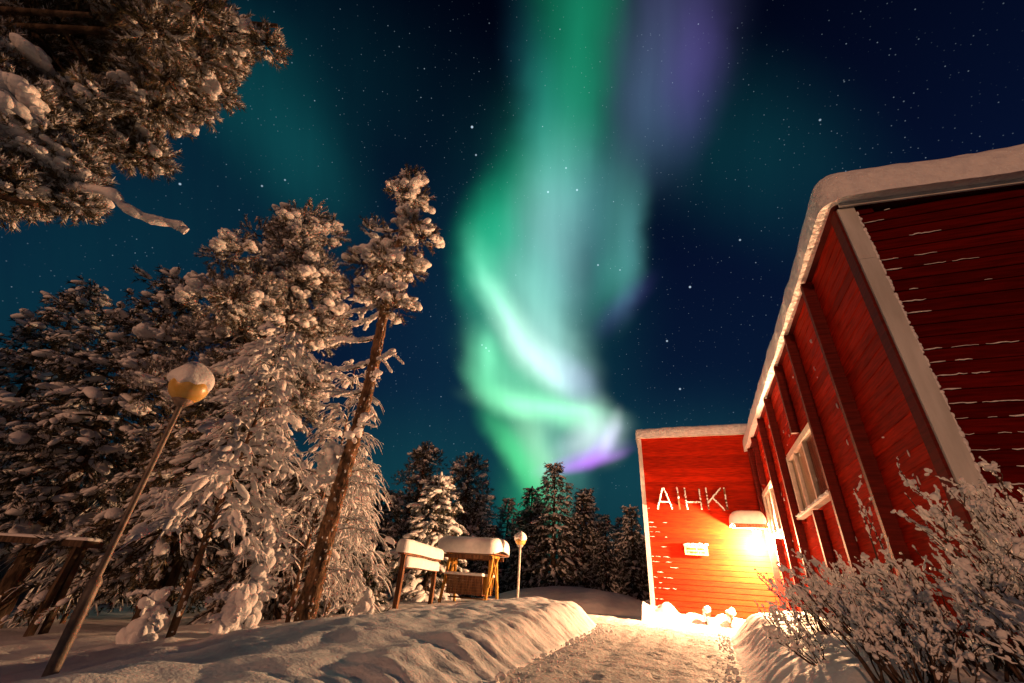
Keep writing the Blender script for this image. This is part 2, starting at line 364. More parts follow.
def lump_templates(sub, n, amp, seed):
    out = []; g = rng(seed); V, F = ico(sub)
    for _ in range(n):
        d = np.zeros(len(V))
        for fq, am in ((1.6, .5), (3.1, .32), (6.0, .14)):
            for _ in range(3): d += am * np.sin(fq * (V @ g.normal(0, 1, 3)) + g.uniform(0, 6.3)) / 1.7
        out.append((V * (1 + amp * d)[:, None], F))
    return out
LUMP1 = lump_templates(1, 8, .28, 1); LUMP2 = lump_templates(2, 8, .26, 2); LUMP3 = lump_templates(3, 8, .22, 3)

def shoot_template(n, spread, ln, wd, seed):
    g = rng(seed); v = []; f = []
    for i in range(n):
        t = g.uniform(0, 1); a = g.uniform(0, 2 * PI); e = spread * g.uniform(.7, 1.2)
        d = np.array((math.cos(a) * math.sin(e), math.sin(a) * math.sin(e), math.cos(e))); side = np.cross(d, g.normal(0, 1, 3)); side /= np.linalg.norm(side)
        b = np.array((0, 0, t)); L_ = ln * g.uniform(.7, 1.2)
        v += [b - side * wd, b + side * wd, b + d * L_]; f.append((3 * i, 3 * i + 1, 3 * i + 2))
    return np.array(v), np.array(f)
SHOOT = [shoot_template(34, .75, .42, .022, s) for s in (5, 6, 7)]
RIME = [shoot_template(26, .62, .36, .042, s) for s in (15, 16)]
SHOOT_LO = [shoot_template(14, .8, .5, .05, s) for s in (8, 9)]

def frames(D, g=None):
    """rotation matrices whose z axis is D, rolled at random"""
    D = D / (np.linalg.norm(D, axis=1)[:, None] + 1e-9); k = len(D)
    ref = np.tile(np.array((0, 0, 1.)), (k, 1)); ref[abs(D[:, 2]) > .95] = (1, 0, 0)
    X = np.cross(ref, D); X /= np.linalg.norm(X, axis=1)[:, None] + 1e-9; Y = np.cross(D, X)
    if g is not None:
        a = g.uniform(0, 2 * PI, k); c, s_ = np.cos(a)[:, None], np.sin(a)[:, None]; X, Y = X * c + Y * s_, Y * c - X * s_
    return np.stack([X, Y, D], -1)
def scatter(mb, T, P, D, Sc, g, m=0, roll=True):
    P, D, Sc = np.asarray(P, float).reshape(-1, 3), np.asarray(D, float).reshape(-1, 3), np.asarray(Sc, float).reshape(-1, 3)
    if not len(P): return
    Rm = frames(D, g if roll else None); w = g.integers(0, len(T), len(P))
    for i in range(len(T)):
        q = w == i
        if q.any(): mb.inst(T[i], Rm[q], Sc[q], P[q], m)

def vnoise(x, y, seed=0):
    """smooth value noise on a lattice"""
    def h(i, j): 
        t = np.sin(i * 127.1 + j * 311.7 + seed * 74.7) * 43758.5453
        return t - np.floor(t)
    i, j = np.floor(x), np.floor(y); fx, fy = x - i, y - j; fx = fx * fx * (3 - 2 * fx); fy = fy * fy * (3 - 2 * fy)
    return (h(i, j) * (1 - fx) + h(i + 1, j) * fx) * (1 - fy) + (h(i, j + 1) * (1 - fx) + h(i + 1, j + 1) * fx) * fy
def fbm(x, y, seed=0, o=4):
    s_ = 0; a = .5
    for k in range(o): s_ = s_ + a * (vnoise(x * 2 ** k, y * 2 ** k, seed + k) - .5); a *= .5
    return s_
def smooth(a, b, x): t = np.clip((x - a) / (b - a), 0, 1); return t * t * (3 - 2 * t)

# ------------------------------------------------------------------ ground, path
def path_left(y): return np.interp(y, [-40, 0, 4.4, 10, 12.3, 13.2, 13.9, 60], [-1.35, -1.5, -1.64, -1.98, -2.2, -2.9, -5.0, -5.0])
def path_right(y): return np.interp(y, [-40, 4, 6.2, 12.6, 15, 17, 60], [.2, .2, .33, .62, .75, 1.6, 2.0])
def ground_z(x, y):
    x, y = np.asarray(x, float), np.asarray(y, float)
    yc = np.clip(y, -5, 20)
    xl, xr = path_left(y), path_right(y)
    # left side: a ploughed bank, then ground that falls away
    d = xl - x + .10 * fbm(y * 1.6, x * 1.6, 3)
    left = .38 - .17 * np.clip(-x - 3.2, 0, 3) - .09 * np.clip(-x - 6.2, 0, 8) + .035 * (yc - 5) - .16 * np.clip((5 - yc) / 2.4, 0, 1)
    crest = np.interp(y, [-5, 1, 3, 5, 8, 12, 13.2], [.12, .15, .17, .28, .42, .47, .38])
    up = smooth(0, .75, d) ** .8
    bank = crest * up * (1 - smooth(.9, 2.3, d)) + left * smooth(.9, 2.3, d)
    lumps = smooth(.1, .5, d) * (.15 * fbm(x * 2.2, y * 1.7, 11) + .055 * fbm(x * 5.5, y * 4.0, 12) + .02 * fbm(x * 15, y * 12, 14)) + smooth(.02, .15, d) * (1 - smooth(.6, 1.1, d)) * .10 * fbm(x * 3, y * 11, 13) * (1 - .6 * smooth(2.5, 5, d))
    zl = np.where(y < 13.2, bank + lumps, np.minimum(left, .2) * smooth(0, 1, d) + lumps * .4)
    # right side: the bank along the house wall
    e = x - xr + .12 * fbm(y * 1.5, x * 1.5, 5)
    zr = (.50 + .12 * smooth(.5, 1.5, e)) * smooth(0, .7, e) * np.interp(y, [-8, 1, 4, 14, 17.2], [.15, .5, .85, 1, .35]) + smooth(.05, .4, e) * (.16 * fbm(x * 2.4, y * 2.4, 21) + .06 * fbm(x * 7, y * 7, 22))
    z = np.where(x < xl, zl, np.where(x > xr, zr, 0))
    z = np.where((x > xl - .05) & (x < xr + .05) & (y < 17.9), np.minimum(z, -.05), z)
    # a heap of shovelled snow beyond the end of the path
    hx, hy = (x + 5.2) / 4.2, (y - 23.0) / 4.2
    heap = .85 * np.clip(1 - hx * hx - hy * hy, 0, 1) ** .7 + .12 * fbm(x * 1.3, y * 1.3, 33)
    z = np.where((y > 17) & (hx * hx + hy * hy < 1), np.maximum(z, heap), z)
    # small drift against the far wall
    f = smooth(16.9, 17.8, y) * (x > -1.7) * (x < 3)
    z = np.maximum(z, np.where(f > 0, f * (.24 + .5 * fbm(x * 2.2, y * 2, 41) + .25 * smooth(.2, -1.2, x)), -9))
    far = smooth(30, 60, np.hypot(x, y)); return z * (1 - far) + .25 * far
def build_ground():
    def axis(lo, hi, step, far):
        a = np.arange(lo, hi + 1e-6, step); k = np.cumsum(step * 1.16 ** np.arange(1, 60)); k = k[k < far]
        return np.concatenate([lo - k[::-1], a, hi + k])
    xs, ys = axis(-7, 4, .045, 420), axis(1, 20, .05, 420)
    X, Y = np.meshgrid(xs, ys); Z = ground_z(X, Y)
    n, m_ = X.shape; i = np.arange(n - 1)[:, None] * m_ + np.arange(m_ - 1)[None]
    F = np.stack([i, i + 1, i + m_ + 1, i + m_], -1).reshape(-1, 4)
    mb = MB(); mb.add(np.stack([X, Y, Z], -1), F); tag(mb.build('snow_ground', SNOW_GROUND), kind='structure')
    xs, ys = np.arange(-6.2, 2.6, .04), np.arange(-6, 18, .045)
    X, Y = np.meshgrid(xs, ys)
    rut = .012 * np.sin((X - path_left(Y)) * 9) 
    Z = .004 + rut * .5 + .05 * fbm(X * 2.4, Y * 2.4, 51) + .045 * fbm(X * 8, Y * 6, 52) + .03 * np.clip(fbm(X * 13, Y * 9, 53), 0, 1)
    g = rng(88)
    for _ in range(34):
        fy = g.uniform(1, 16.5); fx = path_left(fy) + (path_right(fy) - path_left(fy)) * g.uniform(.15, .9); a = g.normal(0, .25); dx, dy = X - fx, Y - fy; u, v = dx * math.cos(a) + dy * math.sin(a), -dx * math.sin(a) + dy * math.cos(a)
        q = (u / .055) ** 2 + (v / .14) ** 2; Z -= .011 * np.exp(-q ** 2 * .6) - .012 * np.exp(-(np.sqrt(q) - 1.5) ** 2 * 6)
    for c_ in (.30, .68):
        xc = path_left(Y) + (path_right(Y) - path_left(Y)) * c_ + .05 * np.sin(Y * .7); Z -= .016 * np.exp(-((X - xc) / .10) ** 2)
    n, m_ = X.shape; i = np.arange(n - 1)[:, None] * m_ + np.arange(m_ - 1)[None]; F = np.stack([i, i + 1, i + m_ + 1, i + m_], -1)
    cx, cy = X[:-1, :-1], Y[:-1, :-1]; keep = (cx > path_left(cy) - .25) & (cx < path_right(cy) + .3)
    mb = MB(); mb.add(np.stack([X, Y, Z], -1), F[keep].reshape(-1, 4)); tag(mb.build('path', TRODDEN), kind='structure')
build_ground()
def build_crumbs():
    g = rng(91); k = 900; y = g.uniform(2, 16, k); left = g.uniform(0, 1, k) < .6
    x = np.where(left, path_left(y) + np.abs(g.normal(0, .16, k)) - .03, path_right(y) - np.abs(g.normal(0, .12, k)) + .03); z = g.uniform(.006, .022, k) * g.choice([1, 1, 1, 1.8], k)
    mb = MB(); scatter(mb, LUMP1, np.stack([x, y, np.where(x < path_left(y), .05, .012)], -1), g.normal(0, 1, (k, 3)), np.stack([z, z * .8, z * 1.1], -1), g); tag(mb.build('snow_crumbs', SNOW), 'small crumbs of snow fallen along both edges of the trodden path', kind='stuff')
build_crumbs()
def gz(x, y): return float(ground_z(x, y))

# ------------------------------------------------------------------ the red building
WX, GY, FY = 2.7, 5.8, 18.0                  # long wall, gable, and the far wing's front
BLD = thing('red_building', 'long red timber lodge under thick roof snow with a wing at the path end', 'building', (WX, GY, 0))
def part(mb, name, m, parent=None, label=None):
    o = mb.build(name, m, parent or BLD)
    if (parent or BLD) is BLD: o.matrix_parent_inverse = Matrix.Translation((-WX, -GY, 0))
    if label: o['label'] = label
    return o
def roof_z(x, y): return 5.98 - .085 * (x - WX) - .017 * (y - GY)
WINS = [(9.55, 12.55, 2.60, 4.02), (14.75, 17.35, 2.62, 4.02)]
# long wall: lapped boards with openings for the windows
mb = MB(); g = rng(4); pitch = .185; z = -.1
while z < 6.0:
    z1 = z + pitch
    segs = [(GY + .02, FY)]
    for (y0, y1, a, b) in WINS:
        if z1 > a - .02 and z < b + .02:
            segs = [s for (p, q) in segs for s in ((p, min(q, y0)), (max(p, y1), q)) if s[1] - s[0] > .01]
    cut = []
    for p, q in segs:
        while q - p > 4.2: c_ = p + g.uniform(1.4, 4.0); cut.append((p, c_ - .004)); p = c_
        cut.append((p, q))
    for p, q in cut:
        o = g.uniform(-.003, .003); zt = min(z1, 5.95); o = g.uniform(-.002, .002)
        v = [(WX - .018 + o, p, z), (WX - .018 + o, q, z), (WX - .004 + o, q, zt + .012), (WX - .004 + o, p, zt + .012), (WX + .03, p, z), (WX + .03, q, z)]
        mb.add(v, [(1, 0, 3, 2), (0, 1, 5, 4)], 0, False)
    z = z1
mb.box((WX + .02, GY + .05, -.2), (WX + .05, 9.55, 5.9)); mb.box((WX + .02, 12.55, -.2), (WX + .05, 14.75, 5.9)); mb.box((WX + .02, 17.35, -.2), (WX + .05, FY, 5.9))
for (y0, y1, a, b) in WINS: mb.box((WX + .02, y0, -.2), (WX + .05, y1, a)); mb.box((WX + .02, y0, b), (WX + .05, y1, 5.9))
part(mb, 'side_wall', RED)
# gable: lapped boards, with snow caught on the laps
mb = MB(); sn = MB(); z = .05; x1 = 9.5; g = rng(9)
while z < 6.0:
    def top(x): return roof_z(x, GY) - .05
    zt = z + .172
    xe = x1 if zt < top(x1) else max(WX + .1, WX + (5.93 - zt) / .085)
    v = [(WX + .0, GY - .030, z), (xe, GY - .030, z), (xe, GY - .006, zt + .012), (WX, GY - .006, zt + .012), (WX, GY + .02, z), (xe, GY + .02, z)]
    mb.add(v, [(0, 1, 2, 3), (1, 0, 4, 5)], 0, False)
    # broken line of snow on the board's upper edge, densest beside the corner board
    dens = 1.0 if z < 3.6 else .42
    x = WX + .2
    while x < 6.3:
        near = math.exp(-(x - WX - .2) / (.9 if z > 2.8 else 2.2)); L_ = g.uniform(.05, .35)
        if g.uniform() < dens * (.12 + .88 * near) * (1 if z < 3.2 or x < 3.4 else .5):
            n = max(3, int(L_ / .03)); xs = np.linspace(x, x + L_, n)
            P = np.stack([xs, np.full(n, GY - .030), z + .004 + g.normal(0, .0035, n)], -1)
            sn.tube(P, np.clip(g.uniform(.004, .010) * np.sin(np.linspace(.15, PI - .15, n)) ** .5 * g.uniform(.6, 1.3, n), .003, .03), 6)
        x += L_ + g.uniform(.02, .25)
    z = zt
mb.box((WX + .05, GY + .02, -.2), (x1, GY + .06, 5.4))
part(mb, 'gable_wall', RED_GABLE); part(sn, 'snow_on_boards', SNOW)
# corner boards: the wide pale one on the gable, a dark one on the long wall
mb = MB(); mb.box((WX - .045, GY - .075, 0), (WX + .155, GY - .034, 4.9)); mb.box((WX - .045, GY - .075, 4.904), (WX + .155, GY - .034, 5.86)); part(mb, 'corner_board', TRIM)
sn = MB(); g = rng(12); zz = np.arange(.3, 5.7, .045)
scatter(sn, LUMP1, np.stack([np.full(len(zz), WX + .165), np.full(len(zz), GY - .06), zz + g.normal(0, .02, len(zz))], -1), np.tile((0, 0, 1.), (len(zz), 1)), np.stack([g.uniform(.008, .028, len(zz)), g.uniform(.01, .025, len(zz)), g.uniform(.02, .05, len(zz))], -1), g)
part(sn, 'snow_on_corner_board', SNOW)
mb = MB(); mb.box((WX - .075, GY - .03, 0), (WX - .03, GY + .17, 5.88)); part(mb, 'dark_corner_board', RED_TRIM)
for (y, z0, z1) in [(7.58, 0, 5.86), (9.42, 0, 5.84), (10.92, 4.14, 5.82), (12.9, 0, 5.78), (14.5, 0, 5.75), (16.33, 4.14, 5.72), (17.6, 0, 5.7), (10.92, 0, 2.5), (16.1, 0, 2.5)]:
    mb = MB(); mb.box((WX - .19, y - .05, z0), (WX + .012, y + .05, z1)); part(mb, 'batten', RED_TRIM)  # trim paint kept dark to stand in for shade on the near sides
# patches of blown snow stuck to the long wall and battens
sn = MB(); g = rng(14); n = 70; yy = g.uniform(6.2, 17.4, n)
scatter(sn, LUMP1, np.stack([np.full(n, WX - .02), yy, g.uniform(1.5, 5.5, n)], -1), np.tile((0, 0, 1.), (n, 1)), np.stack([g.uniform(.004, .012, n), g.uniform(.006, .025, n), g.uniform(.01, .06, n)], -1), g)
part(sn, 'snow_flecks', SNOW)
for (y0, y1, a, b) in WINS:
    fr = MB(); w = .10; xo, xi = WX - .075, WX + .03
    for lo, hi in (((xo, y0 - .02, a), (xi, y0 + w, b)), ((xo, y1 - w, a), (xi, y1 + .02, b)), ((xo, y0 + w, b - w), (xi, y1 - w, b + .03)), ((xo, y0 + w, a), (xi, y1 - w, a + w))): fr.box(lo, hi)
    W_ = y1 - y0; mul = [y0 + W_ * .44, y0 + W_ * .76]
    for yv in mul: fr.box((WX - .055, yv - .04, a + w), (WX + .03, yv + .04, b - w))
    F_ = part(fr, 'window', FRAME)
    ed = [y0 + w] + [q for yv in mul for q in (yv - .04, yv + .04)] + [y1 - w]
    for i in range(3):
        p = MB(); p.box((WX + .0, ed[2 * i], a + w), (WX + .006, ed[2 * i + 1], b - w)); o = p.build('pane', GLASS, F_)
        p = MB(); n = 40; ys = np.linspace(ed[2 * i], ed[2 * i + 1], n); xw = WX + .016 + 0 * ys
        if i == 0: xw[:] = WX + .03  # no blind in the nearest pane: its sheet paints the dark room
        v = np.vstack([np.stack([xw, ys, np.full(n, a)], -1), np.stack([xw, ys, np.full(n, b)], -1)]); q = np.arange(n - 1)
        p.add(v, np.stack([q, q + 1, q + n + 1, q + n], -1)); p.build('blind_or_dark_room', DARKROOM if i == 0 else BLIND, F_)
    sl = MB(); sl.box((WX - .16, y0 - .05, a - .045), (WX - .02, y1 + .05, a - .002)); sl.build('sill', FRAME, F_)
    sn = MB(); g = rng(int(y0 * 7)); n = 46; ys = np.linspace(y0, y1, n) + g.normal(0, .02, n)
    scatter(sn, LUMP2, np.stack([np.full(n, WX - .10), ys, a + .012 + g.uniform(0, .012, n)], -1), np.tile((0, 0, 1.), (n, 1)), np.stack([g.uniform(.04, .055, n), g.uniform(.05, .1, n), g.uniform(.015, .05, n)], -1), g, roll=False); sn.build('sill_snow', SNOW, F_)
# roof slab, fascias and the thick rounded snow
mb = MB()
def slab(mb, x0, x1, y0, y1, zf, t):
    v = [(x, y, zf(x, y) + d) for d in (0, t) for x, y in ((x0, y0), (x1, y0), (x1, y1), (x0, y1))]
    mb.add(v, [(0, 3, 2, 1), (4, 5, 6, 7), (0, 1, 5, 4), (1, 2, 6, 5), (2, 3, 7, 6), (3, 0, 4, 7)], 0, False)
slab(mb, WX - .10, 12, GY - .10, 27, lambda x, y: roof_z(x, y) - .06, .06); part(mb, 'roof', RED_TRIM)
mb = MB(); slab(mb, WX - .03, 12, GY - .128, GY - .102, lambda x, y: roof_z(x, y) - .13, .14); part(mb, 'fascia', TRIM)
def snow_slab(mb, x0, x1, y0, y1, zf, t, r, seed, step=.05, far_step=.3, droop=.0, rag=.03):
    def ax(a, b):
        L_ = b - a; e = np.concatenate([np.linspace(0, r, 9) ** 1.0, []]); e = r * np.linspace(0, 1, 9) ** 2
        mid = np.arange(r + step, L_ - r, step if L_ < 14 else far_step if L_ > 60 else step * 1.5); return a + np.concatenate([e, mid, L_ - e[::-1]])
    xs, ys = ax(x0, x1), ax(y0, y1); X, Y = np.meshgrid(xs, ys)
    A = np.clip(1 - np.minimum(X - x0, x1 - X) / r, 0, 1); B_ = np.clip(1 - np.minimum(Y - y0, y1 - Y) / r, 0, 1)
    A2, B2 = A * np.sqrt(1 - B_ ** 2 / 2), B_ * np.sqrt(1 - A ** 2 / 2)          # square corner -> round corner
    X = X + np.where(A > 0, (A - A2) * r * np.where(X < (x0 + x1) / 2, 1, -1), 0); Y = Y + np.where(B_ > 0, (B_ - B2) * r * np.where(Y < (y0 + y1) / 2, 1, -1), 0)
    k = np.clip(1 - np.hypot(A2, B2), 0, 1); h = (1 - (1 - k) ** 3.2) ** (1 / 2.6)
    nz = fbm(X * 1.2, Y * 1.2, seed) * .10 + fbm(X * 4, Y * 4, seed + 5) * .05
    Z = zf(X, Y) + h * (t + nz * t / .4)
    # ragged outward bulge of the edge
    bul = rag * (fbm(X * 2.5, Y * 2.5, seed + 9) * 2) * (1 - k)
    sx = np.where(X - x0 < r, -1, np.where(x1 - X < r, 1, 0)); sy = np.where(Y - y0 < r, -1, np.where(y1 - Y < r, 1, 0))
    Xb, Yb = X + sx * bul, Y + sy * bul
    n, m_ = X.shape; i = np.arange(n - 1)[:, None] * m_ + np.arange(m_ - 1)[None]
    V = np.stack([Xb, Yb, Z], -1).reshape(-1, 3); F = np.stack([i, i + 1, i + m_ + 1, i + m_], -1).reshape(-1, 4); mb.add(V, F)
    Zb = zf(X, Y) - droop * (1 - k) - .001; ring = np.concatenate([np.arange(m_), np.arange(1, n) * m_ + m_ - 1, (n - 1) * m_ + np.arange(m_ - 2, -1, -1), np.arange(n - 2, 0, -1) * m_])
    B = np.stack([Xb, Yb, Zb], -1).reshape(-1, 3); mb.add(B, F[:, ::-1])
    q = len(ring); vv = np.vstack([V[ring], B[ring]]); a = np.arange(q); b = (a + 1) % q; mb.add(vv, np.stack([a, a + q, b + q, b], -1))
mb = MB(); snow_slab(mb, WX - .26, 12.1, GY - .30, 26.5, lambda x, y: roof_z(x, y) + .004, .56, .36, 61, step=.09, droop=.10); part(mb, 'roof_snow', ROOF_SNOW)

# far wing
wx0, wx1, wz = -1.34, WX + .5, 6.36
mb = MB(); sn = MB(); z = 0.; g = rng(21); pitch = .165
while z < wz:
    zt = z + pitch
    mb.add([(wx0, FY - .022, z), (wx1, FY - .022, z), (wx1, FY - .012, zt + .008), (wx0, FY - .012, zt + .008), (wx0, FY + .02, z), (wx1, FY + .02, z)], [(0, 1, 2, 3), (1, 0, 4, 5)], 0, False)
    x = wx0 + .08
    while x < wx0 + 1.5:
        L_ = g.uniform(.06, .28); near = math.exp(-(x - wx0) / .38)
        if z < 3.9 and g.uniform() < .8 * near * (1 if z < 3 else .4):
            n = 6; P = np.stack([np.linspace(x, x + L_, n), np.full(n, FY - .032), z + .005 + g.normal(0, .004, n)], -1)
            sn.tube(P + g.normal(0, .003, (6, 3)), g.uniform(.004, .009) * np.array([.4, 1, .8, 1.2, .7, .3]) * g.uniform(.6, 1.5, 6), 6)
        x += L_ + g.uniform(.01, .1)
    z = zt
mb.box((wx0 + .01, FY + .02, 0), (wx1, FY + .06, wz)); mb.box((wx0, FY + .07, 0), (wx0 + .05, 26, wz))
part(mb, 'wing_wall', RED); part(sn, 'snow_on_wing_boards', SNOW)
mb = MB(); mb.box((wx0 - .09, FY - .07, 0), (wx0 + .06, FY - .034, wz - .02)); mb.box((wx0 - .09, FY - .03, 0), (wx0 - .004, FY + .12, wz - .02)); part(mb, 'wing_corner_board', TRIM)
mb = MB(); mb.box((wx0 - .12, FY - .10, wz), (wx1, 26, wz + .07)); part(mb, 'wing_roof', TRIM)
mb = MB(); snow_slab(mb, wx0 - .19, wx1 + .2, FY - .2, 26.2, lambda x, y: wz + .073 + 0 * x, .34, .2, 71, step=.07, droop=.07, rag=.06); part(mb, 'wing_roof_snow', ROOF_SNOW)

# entrance canopy between the wing and the long wall, its snow, the spotlight under it and a round snow-covered fitting above
cz, cx0, cx1, cy0 = 2.99, 1.56, WX - .14, FY - 1.05
mb = MB(); mb.box((cx0, cy0, cz), (cx1, FY - .035, cz + .07)); mb.box((cx0 + .02, cy0 - .02, cz - .10), (cx1, cy0 + .02, cz - .002)); part(mb, 'entrance_canopy', WOOD)
mb = MB(); snow_slab(mb, cx0 - .07, cx1 - .01, cy0 - .10, FY - .04, lambda x, y: cz + .074 + 0 * x, .40, .24, 77, step=.05, droop=.05, rag=.05)
part(mb, 'canopy_snow', SNOW)

# name sign: five snow-covered wooden letters on pegs
sg = thing('house_name_sign', 'snow covered wooden letters reading A I H K I on the red wing wall', 'sign', (.3, FY, 3.7))
def letter(strokes):
    mb, sn = MB(), MB(); g = rng(len(strokes) * 7 + int(strokes[0][0] * 10))
    for (x0, z0, x1, z1, cover) in strokes:
        a, b = np.array((x0, -.11, z0)), np.array((x1, -.11, z1)); mb.bar(a, b, .062, .05, up=(0, -1, 0))
        n = max(4, int(np.linalg.norm(b - a) / .035)); t = np.linspace(.02, .98, n); P = a + (b - a) * t[:, None] + np.array((0, -.035, .012)); keep = g.uniform(0, 1, n) < cover; P = P[keep] + g.normal(0, .007, (keep.sum(), 3))
        scatter(sn, LUMP1, P, np.tile(b - a, (len(P), 1)), np.stack([g.uniform(.014, .030, len(P)), g.uniform(.016, .03, len(P)), g.uniform(.024, .042, len(P))], -1), g)
        mb.bar(a + (b - a) * .2, a + (b - a) * .2 + np.array((0, .09, 0)), .03); mb.bar(a + (b - a) * .8, a + (b - a) * .8 + np.array((0, .09, 0)), .03)
    o = mb.build('letter', WOOD, sg); sn.build('snow_load', SNOW, o); return o
zA, zB = -.10, .64
for x, st in ((-.92, [(-.26, zA, -.03, zB, .95), (.26, zA, .03, zB, .95), (-.15, zA + .25, .16, zA + .25, 1)]),
              (-.40, [(0, zA, 0, zB, .35), (0, zB - .1, 0, zB, 1)]),
              (.09, [(-.23, zA, -.23, zB, .9), (.27, zA, .27, zB, .55), (-.2, zA + .25, .24, zA + .25, 1.2)]),
              (.62, [(-.02, zA, -.02, zB, .6), (-.02, zA + .22, .48, zB, 1.2), (.16, zA + .42, .50, zA - .02, .95)]),
              (1.24, [(-.02, zA, -.02, zB, .45)])):
    o = letter(st); o.location = (x, 0, -.0)
# name plate
sp = thing('notice_plate', 'small yellow plate with two dark lines of writing, capped with snow', 'sign', (.28, FY, 2.24))
mb = MB(); mb.box((-.38, -.13, -.16), (.38, -.095, .16)); mb.box((-.3, -.095, -.1), (-.26, -.03, .1)); mb.box((.26, -.095, -.1), (.3, -.03, .1)); mb.build('plate', PLATE, sp)
mb = MB(); g = rng(33)
for row, (z, x0, x1) in enumerate(((.035, -.30, .28), (-.075, -.28, .26))):
    x = x0
    while x < x1:
        w = g.uniform(.018, .034); h = .062
        if g.uniform() < .84:
            mb.box((x, -.136, z - h / 2), (x + .010, -.131, z + h / 2)); k = g.integers(0, 3)
            mb.box((x + .011, -.136, z + (h / 2 - .012 if k else -.006)), (x + w, -.131, z + (h / 2 if k else .006)))
            if k > 1: mb.box((x + w - .008, -.1362, z - h / 2), (x + w, -.1312, z + .018))
        x += w + .012
mb.build('lettering', INK, sp)
mb = MB(); n = 16; xs = np.linspace(-.37, .37, n); scatter(mb, LUMP2, np.stack([xs, np.full(n, -.11), .165 + g.uniform(0, .02, n)], -1), np.tile((0, 0, 1.), (n, 1)), np.stack([np.full(n, .05), np.full(n, .05), g.uniform(.03, .05, n)], -1), g, roll=False)
mb.build('snow_cap', SNOW, sp)

# entrance lamp: lit, under the canopy
lp = thing('entrance_lamp', 'lit wall lamp glaring under the snowy canopy in the corner of the red wing', 'lamp', (2.24, FY, 2.76))
mb = MB(); mb.box((-.04, -.60, .17), (.04, -.035, .22)); mb.lathe([(.0, .2), (.09, .2), (.13, .14), (.13, .10), (.12, .10)], 20, c=(0, -.60, 0)); mb.build('housing', STEEL, lp)
mb = MB(); mb.lathe([(.115, .10), (.118, .03), (.09, -.05), (.04, -.09), (0, -.10)], 20, c=(0, -.60, 0)); mb.build('diffuser', LAMPGLOW, lp)
ld = bpy.data.lights.new('lamp_light', 'POINT'); ld.energy = LAMP_POWER; ld.color = LAMP_COLOR; ld.shadow_soft_size = .10
lo = bpy.data.objects.new('lamp_light', ld); COL.objects.link(lo); lo.parent = lp; lo.location = (0, -.60, -.24)

# ------------------------------------------------------------------ trees
def unit(v): v = np.asarray(v, float); return v / (np.linalg.norm(v, axis=-1, keepdims=True) + 1e-9)
def curve(p0, pts, n=8):
    """smooth polyline through points (Catmull-Rom)"""
    P = np.vstack([p0, pts]) if p0 is not None else np.asarray(pts, float)
    Q = np.vstack([2 * P[0] - P[1], P, 2 * P[-1] - P[-2]]); out = []
    for i in range(1, len(Q) - 2):
        t = np.linspace(0, 1, n, endpoint=False)[:, None]; a, b, c, d = Q[i - 1], Q[i], Q[i + 1], Q[i + 2]
        out.append(.5 * (2 * b + (c - a) * t + (2 * a - 5 * b + 4 * c - d) * t ** 2 + (3 * b - 3 * c + d - a) * t ** 3))
    return np.vstack(out + [P[-1:]])
def bark_tube(mb, P, r, k, g, m=0):
    mb.tube(P, r, k, m, True, .09, g)

